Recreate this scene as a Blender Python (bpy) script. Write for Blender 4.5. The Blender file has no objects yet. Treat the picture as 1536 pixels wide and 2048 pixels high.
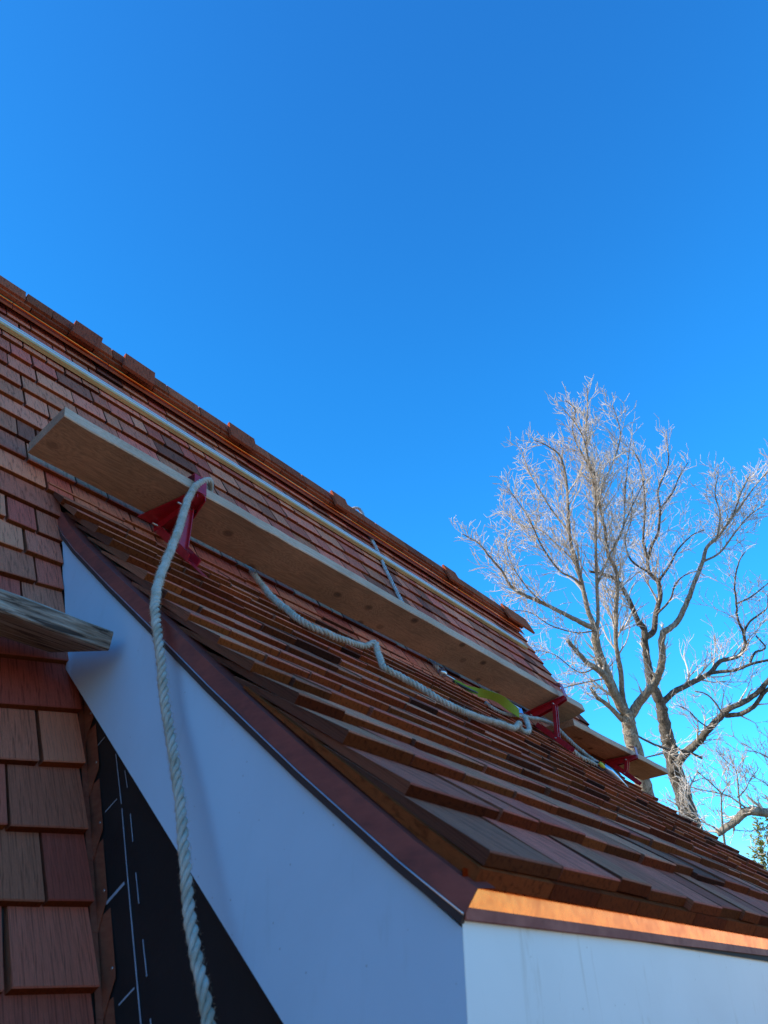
import bpy, math, random
from mathutils import Vector, Matrix, noise
C = bpy.context.scene.collection
SC = bpy.context.scene
rnd = random.Random(7)
V = Vector
rad = math.radians

# ------------------------------------------------------------------ camera, sky, sun, exposure
FPX = 1420.0
PITCH = math.atan(966/FPX); YAW = math.atan(1412/(FPX/math.cos(PITCH)))
HD = V((math.cos(YAW), math.sin(YAW), 0))
FW = HD*math.cos(PITCH) + V((0, 0, 1))*math.sin(PITCH)
RT = V((math.sin(YAW), -math.cos(YAW), 0))
UP = RT.cross(FW)
cam = bpy.data.cameras.new('camera'); camo = bpy.data.objects.new('camera', cam); C.objects.link(camo)
M = Matrix((RT, UP, -FW)).transposed().to_4x4(); camo.matrix_world = M
cam.sensor_fit = 'VERTICAL'; cam.sensor_height = 36; cam.sensor_width = 27
cam.lens = FPX/2048*36; cam.clip_start = .02; cam.clip_end = 3000
cam.dof.use_dof = True; cam.dof.focus_distance = 3.4; cam.dof.aperture_fstop = 7.5
SC.camera = camo
SUN_EL, SUN_AZ = rad(33), rad(141)          # azimuth counter-clockwise from +X
w = bpy.data.worlds.new('World'); SC.world = w; w.use_nodes = True
nt = w.node_tree; nt.nodes.clear()
sky = nt.nodes.new('ShaderNodeTexSky'); sky.sky_type = 'NISHITA'; sky.sun_disc = False
sky.sun_elevation = SUN_EL; sky.sun_rotation = rad(90) - SUN_AZ
sky.air_density = 1.0; sky.dust_density = .25; sky.ozone_density = 2.0; sky.altitude = 200
geo = nt.nodes.new('ShaderNodeTexCoord'); sep = nt.nodes.new('ShaderNodeSeparateXYZ'); nt.links.new(geo.outputs['Generated'], sep.inputs[0])
tr_ = nt.nodes.new('ShaderNodeValToRGB'); nt.links.new(sep.outputs['Z'], tr_.inputs[0])   # sky tint by height above the horizon; low warm band added as fill
e_ = tr_.color_ramp.elements; e_[0].position = .0; e_[0].color = (1.0, .66, .44, 1); e_[1].position = 1; e_[1].color = (.18, .96, 1.72, 1)
for p_, c_ in ((.07, (.85, .80, .78)), (.17, (.34, 1.38, 1.85)), (.38, (.20, 1.32, 2.05)), (.7, (.175, 1.20, 1.98))):
    x_ = e_.new(p_); x_.color = (*c_, 1)
hs = nt.nodes.new('ShaderNodeMix'); hs.data_type = 'RGBA'; hs.blend_type = 'MULTIPLY'; hs.inputs[0].default_value = 1
bg = nt.nodes.new('ShaderNodeBackground'); bg.inputs['Strength'].default_value = .15
wo = nt.nodes.new('ShaderNodeOutputWorld')
nt.links.new(sky.outputs[0], hs.inputs[6]); nt.links.new(tr_.outputs[0], hs.inputs[7])
dp = nt.nodes.new('ShaderNodeVectorMath'); dp.operation = 'DOT_PRODUCT'; dp.inputs[1].default_value = (-.70, .71, 0); nt.links.new(geo.outputs['Generated'], dp.inputs[0])
mr_ = nt.nodes.new('ShaderNodeMapRange'); mr_.inputs[1].default_value = -.45; mr_.inputs[2].default_value = 1; mr_.inputs[3].default_value = 1.14; mr_.inputs[4].default_value = .60   # dims the sky towards the sun to even it out
nt.links.new(dp.outputs['Value'], mr_.inputs[0]); vs_ = nt.nodes.new('ShaderNodeVectorMath'); vs_.operation = 'SCALE'
nt.links.new(hs.outputs[2], vs_.inputs[0]); nt.links.new(mr_.outputs[0], vs_.inputs['Scale']); nt.links.new(vs_.outputs[0], bg.inputs[0]); nt.links.new(bg.outputs[0], wo.inputs[0])
sun = bpy.data.lights.new('sun', 'SUN'); sun.energy = 5.0; sun.angle = rad(.5); sun.color = (1, .93, .82)
suno = bpy.data.objects.new('sun', sun); C.objects.link(suno)
sd = V((math.cos(SUN_EL)*math.cos(SUN_AZ), math.cos(SUN_EL)*math.sin(SUN_AZ), math.sin(SUN_EL)))
suno.rotation_euler = sd.to_track_quat('Z', 'Y').to_euler()
SC.view_settings.view_transform = 'Standard'; SC.view_settings.look = 'None'
SC.view_settings.exposure = 0.35; SC.view_settings.gamma = 1

# ------------------------------------------------------------------ geometry of the place
TH = rad(61.88); D = 1.2
SV = V((0, math.cos(TH), math.sin(TH))); NV = V((0, -math.sin(TH), math.cos(TH)))
def ray(u, v): return FW*FPX + RT*(u-768) - UP*(v-1024)
def R(x, s, h=0.0): return SV*s + NV*(h-D) + V((x, 0, 0))      # point on the main roof
def onroof(u, v, h=0.0):
    d = ray(u, v); return d*(-(D-h)/(NV.dot(d)))
def onx(u, v, x):
    d = ray(u, v); return d*(x/d.x)
def at(u, v, depth): return ray(u, v)*(depth/FPX)
XW = .814          # cheek board face
XWALL = .862       # membrane covered wall face
XR = 5.30          # right rake of the roof
XD = 5.12          # right rake of the dormer
PROF = [(.40, .066), (.513, .150), (.651, .264), (.795, .373), (.931, .4725), (1.055, .564), (1.205, .675),
        (1.366, .802), (1.6, 1.0), (1.88, 1.235), (2.0, 1.34), (2.14, 1.475)]
PL = [0]
for a, b in zip(PROF, PROF[1:]): PL.append(PL[-1] + math.hypot(b[0]-a[0], b[1]-a[1]))
def prof(l):
    i = 0
    while i < len(PL)-2 and l > PL[i+1]: i += 1
    t = (l-PL[i])/(PL[i+1]-PL[i])
    a, b = PROF[i], PROF[i+1]
    # smoothed tangent
    def tan(k):
        k = max(0, min(len(PROF)-2, k)); d = V((PROF[k+1][0]-PROF[k][0], PROF[k+1][1]-PROF[k][1])); return d.normalized()
    tv = (tan(i-1)*(max(0, .5-t)) + tan(i) + tan(i+1)*(max(0, t-.5))).normalized()
    return a[0]+(b[0]-a[0])*t, a[1]+(b[1]-a[1])*t, tv
def Dm(x, l, h=0.0):
    y, z, tv = prof(l); k = max(0, min(1, (x-2.2)/2.9)); z -= .058*k*k*(3-2*k)
    return V((x, y - tv.y*h, z + tv.x*h))

# ------------------------------------------------------------------ mesh collector
class MB:
    def __init__(s): s.v = []; s.f = []; s.uv = []; s.col = []; s.smooth = []
    def face(s, pts, uv=None, col=(1, 0, 0, 0), smooth=False):
        n = len(s.v); s.v += [tuple(p) for p in pts]; s.f.append(tuple(range(n, n+len(pts))))
        s.uv += list(uv) if uv else [(0, 0)]*len(pts); s.col += [col]*len(pts); s.smooth.append(smooth)
    def hexa(s, b, t, col=(1, 0, 0, 0), uvf=None, ends=None, skip=()):
        # b, t: 4 corners each, same winding.
        F = {'b': (b[3], b[2], b[1], b[0]), 't': tuple(t)}
        for i in range(4):
            j = (i+1) % 4; F[i] = (b[i], b[j], t[j], t[i])
        for k, q in F.items():
            if k in skip: continue
            s.face(q, [uvf(p) for p in q] if uvf else None, (ends if (ends and k in ends['k']) and False else col) if not ends else (ends['c'] if k in ends['k'] else col))
    def mesh(s, name, smooth_ok=True):
        m = bpy.data.meshes.new(name); m.from_pydata(s.v, [], s.f)
        uvl = m.uv_layers.new(name='UVMap'); ca = m.color_attributes.new('tint', 'FLOAT_COLOR', 'CORNER')
        fl = [c for p in s.uv for c in p]; uvl.data.foreach_set('uv', fl)
        cl = [c for p in s.col for c in p]; ca.data.foreach_set('color', cl)
        m.polygons.foreach_set('use_smooth', s.smooth); m.update(); return m
    def build(s, name, mat, parent=None):
        o = bpy.data.objects.new(name, s.mesh(name)); C.objects.link(o); o.data.materials.append(mat)
        if parent: o.parent = parent
        return o
    def tube(s, pts, radii, n=6, col=(1, 0, 0, 0), cap=True, share=True):
        pts = [V(p) for p in pts]; base = len(s.v); N = len(pts)
        t = (pts[1]-pts[0]).normalized()
        a = t.orthogonal().normalized()
        ln = 0
        rings = []
        for i, p in enumerate(pts):
            if i: ln += (p-pts[i-1]).length
            t = ((pts[min(i+1, N-1)]-pts[max(i-1, 0)])).normalized()
            a = (a - t*a.dot(t)); a = a.normalized() if a.length > 1e-6 else t.orthogonal().normalized()
            b = t.cross(a); r = radii[i] if hasattr(radii, '__len__') else radii
            rings.append((len(s.v), ln))
            for k in range(n):
                an = 2*math.pi*k/n; s.v.append(tuple(p + (a*math.cos(an)+b*math.sin(an))*r))
        for i in range(N-1):
            r0, l0 = rings[i]; r1, l1 = rings[i+1]
            for k in range(n):
                k2 = (k+1) % n
                s.f.append((r0+k, r0+k2, r1+k2, r1+k)); s.smooth.append(True)
                s.uv += [(k/n, l0), ((k+1)/n, l0), ((k+1)/n, l1), (k/n, l1)]; s.col += [col]*4
        if cap:
            for r0, rev in ((rings[0][0], True), (rings[-1][0], False)):
                idx = list(range(r0, r0+n)); idx = idx[::-1] if rev else idx
                s.f.append(tuple(idx)); s.smooth.append(False); s.uv += [(0, 0)]*n; s.col += [col]*n
def tag(o, label=None, cat=None, group=None, kind=None):
    if label: o['label'] = label
    if cat: o['category'] = cat
    if group: o['group'] = group
    if kind: o['kind'] = kind
    return o
def empty(name, loc=(0, 0, 0)):
    o = bpy.data.objects.new(name, None); C.objects.link(o); o.location = loc; o.empty_display_size = .1; return o
def adopt(child, parent):
    child.parent = parent; child.matrix_parent_inverse = Matrix.Translation(-V(parent.location)); return child
def slab(mb, x0, x1, sec, col=(1, 0, 0, 0), uv=True):
    """closed prism along X; sec = list of (y,z) counter-clockwise seen from -X"""
    A = [V((x0, y, z)) for y, z in sec]; B = [V((x1, y, z)) for y, z in sec]; n = len(sec)
    mb.face(A[::-1], [(p.y, p.z) for p in A[::-1]], col); mb.face(B, [(p.y, p.z) for p in B], col)
    for i in range(n):
        j = (i+1) % n; q = (A[i], A[j], B[j], B[i])
        mb.face(q, [(p.x, p.y+p.z*1.3) for p in q], col)
def catmull(pts, per=8):
    pts = [V(p) for p in pts]; out = []
    P = [pts[0]*2-pts[1]] + pts + [pts[-1]*2-pts[-2]]
    for i in range(1, len(P)-2):
        p0, p1, p2, p3 = P[i-1:i+3]
        for k in range(per):
            t = k/per
            out.append(.5*((2*p1) + (p2-p0)*t + (2*p0-5*p1+4*p2-p3)*t*t + (3*p1-p0-3*p2+p3)*t**3))
    out.append(pts[-1]); return out
def resample(pts, step):
    out = [pts[0]]; acc = 0
    for a, b in zip(pts, pts[1:]):
        L = (b-a).length
        if L == 0: continue
        t = step-acc
        while t <= L: out.append(a+(b-a)*(t/L)); t += step
        acc = (acc+L) % step if L >= step-acc else acc+L
        acc = L-(t-step) if L >= 0 and t-step <= L and t > step-acc+0 else acc
    return out

# ------------------------------------------------------------------ materials
def mat(name):
    m = bpy.data.materials.new(name); m.use_nodes = True; n = m.node_tree.nodes; b = n['Principled BSDF']; return m, n, m.node_tree.links, b
def N(n, t, **k):
    x = n.new(t)
    for a, v in k.items():
        if a in x.inputs.keys() if hasattr(x.inputs, 'keys') else False: x.inputs[a].default_value = v
        else: setattr(x, a, v)
    return x
def ramp(n, stops, interp='LINEAR'):
    r = n.new('ShaderNodeValToRGB'); e = r.color_ramp.elements; r.color_ramp.interpolation = interp
    while len(e) < len(stops): e.new(.5)
    for k, (p, c) in enumerate(stops): e[k].position = p; e[k].color = (*c, 1) if len(c) == 3 else c
    return r
def mixc(n, l, fac, a, b, mode='MIX'):
    x = n.new('ShaderNodeMix'); x.data_type = 'RGBA'; x.blend_type = mode
    for s, v in ((x.inputs[0], fac), (x.inputs[6], a), (x.inputs[7], b)):
        if hasattr(v, 'node'): l.new(v, s)
        elif isinstance(v, (int, float)): s.default_value = v
        else: s.default_value = (*v, 1)
    return x.outputs[2]
def math_(n, l, op, a, b=0.0):
    x = n.new('ShaderNodeMath'); x.operation = op
    for s, v in zip(x.inputs, (a, b)):
        if hasattr(v, 'node'): l.new(v, s)
        else: s.default_value = v
    return x.outputs[0]
def noise_(n, l, scale, detail=3, rough=.55, vec=None, mp=None, dist=0):
    x = n.new('ShaderNodeTexNoise'); x.inputs['Scale'].default_value = scale; x.inputs['Detail'].default_value = detail
    x.inputs['Roughness'].default_value = rough; x.inputs['Distortion'].default_value = dist
    if vec is not None:
        if mp:
            m = n.new('ShaderNodeMapping'); m.inputs['Scale'].default_value = mp; l.new(vec, m.inputs[0]); l.new(m.outputs[0], x.inputs['Vector'])
        else: l.new(vec, x.inputs['Vector'])
    return x
def bump(n, l, h, strength, dist, bsdf):
    b = n.new('ShaderNodeBump'); b.inputs['Strength'].default_value = strength; b.inputs['Distance'].default_value = dist
    l.new(h, b.inputs['Height']); l.new(b.outputs[0], bsdf.inputs['Normal'])

def cedar_material(name='cedar_shingles'):
    m, n, l, b = mat(name)
    at_ = n.new('ShaderNodeAttribute'); at_.attribute_name = 'tint'
    sp = n.new('ShaderNodeSeparateColor'); l.new(at_.outputs['Color'], sp.inputs[0])
    br, hu, en = sp.outputs
    seed = at_.outputs['Alpha']
    uv = n.new('ShaderNodeUVMap'); uv.uv_map = 'UVMap'
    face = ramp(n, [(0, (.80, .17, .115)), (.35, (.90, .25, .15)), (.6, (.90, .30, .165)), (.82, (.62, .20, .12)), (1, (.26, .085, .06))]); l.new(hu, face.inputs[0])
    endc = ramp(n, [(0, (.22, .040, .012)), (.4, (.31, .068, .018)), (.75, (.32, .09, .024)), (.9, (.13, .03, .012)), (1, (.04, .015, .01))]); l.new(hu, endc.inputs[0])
    g1 = noise_(n, l, 1, 5, .6, uv.outputs[0], (130, 16, 1), .5)
    g2 = noise_(n, l, 1, 3, .6, uv.outputs[0], (420, 260, 1))
    g3 = noise_(n, l, 1, 3, .5, uv.outputs[0], (26, 2.2, 1), .6)
    base = mixc(n, l, en, face.outputs[0], endc.outputs[0])
    r1 = ramp(n, [(.3, (.74, .70, .68)), (.62, (1.08, 1.08, 1.08))]); l.new(g1.outputs[0], r1.inputs[0])
    c = mixc(n, l, .75, base, r1.outputs[0], 'MULTIPLY')
    r2 = ramp(n, [(.34, (.42, .40, .40)), (.58, (1.15, 1.15, 1.15))]); l.new(g2.outputs[0], r2.inputs[0])
    c = mixc(n, l, .7, c, r2.outputs[0], 'MULTIPLY')
    r3 = ramp(n, [(.30, (.30, .27, .27)), (.48, (.95, .95, .95)), (.75, (1.18, 1.12, 1.06))]); l.new(g3.outputs[0], r3.inputs[0])
    c = mixc(n, l, .72, c, r3.outputs[0], 'MULTIPLY')
    v = n.new('ShaderNodeVectorMath'); v.operation = 'SCALE'; l.new(c, v.inputs[0]); l.new(br, v.inputs['Scale'])
    l.new(v.outputs[0], b.inputs['Base Color']); b.inputs['Roughness'].default_value = .95
    b.inputs['Specular IOR Level'].default_value = .06
    h = math_(n, l, 'ADD', g1.outputs[0], math_(n, l, 'MULTIPLY', g2.outputs[0], .6))
    bump(n, l, h, .9, .0030, b)
    return m
def lumber(name, base, dark, grey=.0, coat=.0, knots=True, stain=.25, grain=(1, 26, 26)):
    m, n, l, b = mat(name)
    tc = n.new('ShaderNodeTexCoord'); ob = tc.outputs['Object']
    # knots: sparse cells warp the rings around them
    mp = n.new('ShaderNodeMapping'); mp.inputs['Scale'].default_value = (4.6, 6.0, .05); l.new(ob, mp.inputs[0])
    vo = n.new('ShaderNodeTexVoronoi'); vo.voronoi_dimensions = '2D'; vo.inputs['Scale'].default_value = 1; vo.inputs['Randomness'].default_value = 1; l.new(mp.outputs[0], vo.inputs['Vector'])
    kd = vo.outputs['Distance']
    nz = noise_(n, l, 1, 4, .6, ob, (1.2, 12, 12), .5)
    wv = math_(n, l, 'ADD', math_(n, l, 'MULTIPLY', nz.outputs[0], 9.0), math_(n, l, 'MULTIPLY', math_(n, l, 'POWER', math_(n, l, 'MAXIMUM', math_(n, l, 'SUBTRACT', .55, kd), 0), 1.5), 9.0))
    rings = math_(n, l, 'SINE', math_(n, l, 'MULTIPLY', wv, 9.0))
    fine = noise_(n, l, 1, 5, .65, ob, (7, 160, 160))
    blot = noise_(n, l, 2.6, 4, .6, ob, (1, 1.6, 1.6))
    f = math_(n, l, 'ADD', math_(n, l, 'MULTIPLY', rings, .10), math_(n, l, 'MULTIPLY', fine.outputs[0], .9))
    cr = ramp(n, [(.22, dark), (.62, base)]); l.new(f, cr.inputs[0])
    c = cr.outputs[0]
    br = ramp(n, [(.35, (.62, .60, .56)), (.62, (1.08, 1.06, 1.04))]); l.new(blot.outputs[0], br.inputs[0])
    c = mixc(n, l, stain*2.2, c, br.outputs[0], 'MULTIPLY')
    if knots:
        kr = ramp(n, [(.045, (.16, .09, .06)), (.075, (.34, .22, .15)), (.13, (1, 1, 1))]); l.new(kd, kr.inputs[0])
        sk_ = n.new('ShaderNodeSeparateColor'); l.new(vo.outputs['Color'], sk_.inputs[0]); rk = ramp(n, [(.25, (0, 0, 0)), (.27, (.5, .5, .5)), (.9, (1, 1, 1))]); l.new(sk_.outputs[0], rk.inputs[0])
        c = mixc(n, l, math_(n, l, 'MULTIPLY', rk.outputs[0], .9), c, kr.outputs[0], 'MULTIPLY')
    if grey: c = mixc(n, l, grey, c, (.30, .29, .27))
    sp_ = noise_(n, l, 240, 2, .5, ob); sr = ramp(n, [(.30, (.72, .70, .68)), (.45, (1, 1, 1))]); l.new(sp_.outputs[0], sr.inputs[0])
    c = mixc(n, l, .6, c, sr.outputs[0], 'MULTIPLY')
    l.new(c, b.inputs['Base Color']); b.inputs['Roughness'].default_value = .9; b.inputs['Specular IOR Level'].default_value = .1
    bump(n, l, f, .5, .003, b)
    return m
def weathered(name):
    m, n, l, b = mat(name)
    tc = n.new('ShaderNodeTexCoord'); ob = tc.outputs['Object']
    w1 = noise_(n, l, 1, 5, .62, ob, (5, 70, 70), 1.2)
    w2 = noise_(n, l, 1, 3, .6, ob, (14, 260, 260), .6)
    w3 = noise_(n, l, 5, 4, .6, ob, (1, 3, 3))
    cr = ramp(n, [(.38, (.06, .038, .028)), (.46, (.30, .22, .17)), (.62, (.50, .41, .34))]); l.new(w1.outputs[0], cr.inputs[0])
    c2 = ramp(n, [(.3, (.6, .58, .54)), (.6, (1.1, 1.1, 1.1))]); l.new(w2.outputs[0], c2.inputs[0])
    c = mixc(n, l, .9, cr.outputs[0], c2.outputs[0], 'MULTIPLY')
    c3 = ramp(n, [(.35, (.62, .52, .42)), (.6, (1, 1, 1))]); l.new(w3.outputs[0], c3.inputs[0])
    c = mixc(n, l, .8, c, c3.outputs[0], 'MULTIPLY')
    l.new(c, b.inputs['Base Color']); b.inputs['Roughness'].default_value = .9
    bump(n, l, math_(n, l, 'ADD', w1.outputs[0], math_(n, l, 'MULTIPLY', w2.outputs[0], .5)), .9, .006, b)
    return m
def copper(name, c0, c1, rough=.34, bump_s=.15, metallic=1.0):
    m, n, l, b = mat(name)
    tc = n.new('ShaderNodeTexCoord'); ob = tc.outputs['Object']
    a = noise_(n, l, 9, 5, .6, ob, None, .4); d = noise_(n, l, 60, 4, .6, ob, (1, .25, 1))
    s = math_(n, l, 'ADD', math_(n, l, 'MULTIPLY', a.outputs[0], .6), math_(n, l, 'MULTIPLY', d.outputs[0], .4))
    cr = ramp(n, [(.36, c1), (.6, c0)]); l.new(s, cr.inputs[0]); l.new(cr.outputs[0], b.inputs['Base Color'])
    b.inputs['Metallic'].default_value = metallic
    rr = ramp(n, [(.35, (rough+.14,)*3), (.65, (rough-.06,)*3)]); l.new(s, rr.inputs[0]); l.new(rr.outputs[0], b.inputs['Roughness'])
    bump(n, l, a.outputs[0], bump_s, .004, b)
    return m
def plain(name, col, rough=.5, metallic=0, nscale=20, amt=.25, bmp=.0, spec=.5, coat=0):
    m, n, l, b = mat(name)
    tc = n.new('ShaderNodeTexCoord'); a = noise_(n, l, nscale, 5, .6, tc.outputs['Object'], None, .3)
    cr = ramp(n, [(.3, tuple(c*(1-amt) for c in col)), (.65, col)]); l.new(a.outputs[0], cr.inputs[0]); l.new(cr.outputs[0], b.inputs['Base Color'])
    b.inputs['Roughness'].default_value = rough; b.inputs['Metallic'].default_value = metallic; b.inputs['Specular IOR Level'].default_value = spec
    b.inputs['Coat Weight'].default_value = coat
    if bmp: bump(n, l, a.outputs[0], bmp, .003, b)
    return m
def board_white(name, col, streak=.8):
    m, n, l, b = mat(name)
    tc = n.new('ShaderNodeTexCoord'); ob = tc.outputs['Object']
    a = noise_(n, l, 3, 5, .6, ob, None, .5); r1 = ramp(n, [(.3, tuple(c*.93 for c in col)), (.6, col)]); l.new(a.outputs[0], r1.inputs[0])
    s = noise_(n, l, 1, 4, .65, ob, (26, 26, 5), .8); r2 = ramp(n, [(.58, (1, 1, 1)), (.74, (.74, .68, .62))]); l.new(s.outputs[0], r2.inputs[0])
    c = mixc(n, l, streak, r1.outputs[0], r2.outputs[0], 'MULTIPLY')
    d = n.new('ShaderNodeTexVoronoi'); d.inputs['Scale'].default_value = 34; l.new(ob, d.inputs['Vector'])
    r3 = ramp(n, [(.035, (.35, .25, .2)), (.06, (1, 1, 1))]); l.new(d.outputs['Distance'], r3.inputs[0])
    c = mixc(n, l, .5, c, r3.outputs[0], 'MULTIPLY')
    l.new(c, b.inputs['Base Color']); b.inputs['Roughness'].default_value = .42; b.inputs['Specular IOR Level'].default_value = .5
    f = noise_(n, l, 90, 3, .5, ob); bump(n, l, f.outputs[0], .05, .001, b)
    return m
def bark(name, light, dark, sc=(5, 5, 1.1)):
    m, n, l, b = mat(name)
    tc = n.new('ShaderNodeTexCoord'); ob = tc.outputs['Object']
    a = noise_(n, l, 4.5, 5, .7, ob, sc, 1.4); c = noise_(n, l, 1.3, 3, .6, ob)
    cr = ramp(n, [(.38, dark), (.5, tuple((x+y)/2 for x, y in zip(light, dark))), (.6, light)]); l.new(a.outputs[0], cr.inputs[0])
    k = ramp(n, [(.35, (.75, .76, .74)), (.6, (1, 1, 1))]); l.new(c.outputs[0], k.inputs[0])
    l.new(mixc(n, l, 1, cr.outputs[0], k.outputs[0], 'MULTIPLY'), b.inputs['Base Color']); b.inputs['Roughness'].default_value = .9
    b.inputs['Specular IOR Level'].default_value = .2
    bump(n, l, a.outputs[0], 1, .035, b); return m

CEDAR = cedar_material()
PLANK_A = lumber('plank_fir_stained', (.54, .29, .175), (.32, .165, .10), .18, stain=.34)
PLANK_EDGE = lumber('plank_fir_skylit_edge', (.80, .50, .34), (.58, .36, .24), .1, knots=False, stain=.2)  # paler than the boards: skylight on the front edge put into the colour
PLANK_B = lumber('plank_fir_brown', (.50, .22, .11), (.31, .13, .065), .0, stain=.25)
STRIP = lumber('batten_pine', (.70, .50, .26), (.55, .37, .18), 0, knots=False, stain=.15)
GREY = weathered('plank_weathered_grey')
COP_NEW = copper('copper_bright', (1.0, .255, .045), (.94, .20, .035), .24)
COP_RAKE = copper('copper_brown_sheet', (.36, .075, .05), (.19, .045, .035), .5, .35, .4)
COP_RIDGE = copper('copper_ridge_sheet', (.62, .14, .05), (.40, .09, .04), .42, .15, .5)
COP_BEAD = copper('copper_glint_bead', (1.0, .22, .04), (.9, .17, .03), .3, .05)
COP_CREASE = plain('copper_crease_glint', (.80, .62, .60), .3, 1)  # pale tone paints the highlight along the rake crease
COP_DARK = plain('copper_lip_shade', (.05, .03, .03), .6)  # near-black tone paints in the shade along the rake's drip lip
COP_LIP = copper('copper_lip_dark_reflection', (.34, .07, .04), (.24, .05, .03), .6, .1, .1)  # brown tone paints in the dark ground that the eave lip reflects
COP_STEP = copper('copper_step_sheet', (.52, .20, .12), (.34, .11, .07), .5, .35, .8)
CHEEK = board_white('trim_board_white_skylit', (.50, .62, .76), .18)  # blue of the skylight put into the white board's base colour
FASC = board_white('fascia_board_white', (.78, .77, .76))
MEMB = plain('membrane_black', (.012, .012, .014), .5, 0, 7, .3, 1, .5)
MARK = plain('membrane_print', (.34, .38, .48), .6, 0, 80, .3)
RED = plain('bracket_red_paint', (.50, .012, .026), .36, 0, 40, .35, .1, .5, .25)
STEEL = plain('zinc_steel', (.62, .64, .68), .32, 1, 60, .3, .1)
ALU = plain('aluminium_strip', (.86, .87, .88), .35, .15, 30, .1)
BLACKP = plain('black_plastic', (.018, .018, .02), .4)
WEB = plain('webbing_lime', (.30, .34, .028), .8, 0, 400, .35, .4, .2)
YEL = plain('yellow_plastic', (.75, .62, .05), .5)
TAGM = plain('tag_white', (.75, .76, .74), .5, 0, 120, .25)
TAGB = plain('tag_blue', (.16, .38, .75), .4)
BARK = bark('bark_pale_grey', (.58, .48, .36), (.20, .155, .115))
BARK_D = bark('bark_brown_grey', (.30, .25, .20), (.08, .062, .05))
TWIG = plain('twig_pale', (.88, .74, .60), .8, 0, 6, .4, 0, .2)
SIDING = plain('house_siding', (.42, .40, .36), .8)
DECK = plain('roof_deck_dark', (.05, .04, .035), .9)

def rope_material(name, c0, c1):
    m, n, l, b = mat(name)
    uv = n.new('ShaderNodeUVMap'); uv.uv_map = 'UVMap'
    a = noise_(n, l, 1, 3, .6, uv.outputs[0], (9, 260, 1), .8); tc = n.new('ShaderNodeTexCoord'); d = noise_(n, l, 22, 4, .6, tc.outputs['Object'])
    cr = ramp(n, [(.35, c1), (.62, c0)]); l.new(a.outputs[0], cr.inputs[0])
    k = ramp(n, [(.35, (.70, .66, .58)), (.6, (1, 1, 1))]); l.new(d.outputs[0], k.inputs[0])
    l.new(mixc(n, l, .9, cr.outputs[0], k.outputs[0], 'MULTIPLY'), b.inputs['Base Color']); b.inputs['Roughness'].default_value = .85; b.inputs['Specular IOR Level'].default_value = .2
    bump(n, l, a.outputs[0], .6, .0015, b); return m
ROPE = rope_material('rope_offwhite', (.78, .68, .57), (.36, .30, .25))
ROPE_G = rope_material('rope_grey', (.42, .44, .46), (.20, .21, .23))

# ------------------------------------------------------------------ ground
g = MB(); g.face([(-900, -900, -6.2), (900, -900, -6.2), (900, 900, -6.2), (-900, 900, -6.2)])
GRASS, n_, l_, b_ = mat('ground_grass')
tc = n_.new('ShaderNodeTexCoord'); a_ = noise_(n_, l_, .35, 6, .6, tc.outputs['Object']); cr_ = ramp(n_, [(.35, (.15, .105, .05)), (.5, (.23, .155, .07)), (.65, (.29, .20, .10))]); l_.new(a_.outputs[0], cr_.inputs[0]); l_.new(cr_.outputs[0], b_.inputs['Base Color']); b_.inputs['Roughness'].default_value = .95
tag(g.build('ground', GRASS), kind='structure')

# ------------------------------------------------------------------ house
house = empty('cedar_house', (2.5, 2.9, -6.2))
tag(house, 'house roofed in new red cedar shingles, its low dormer trimmed with white boards and copper', 'house')
YR, ZR = R(0, 3.83).y, R(0, 3.83).z
XL = -5.5

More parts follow.
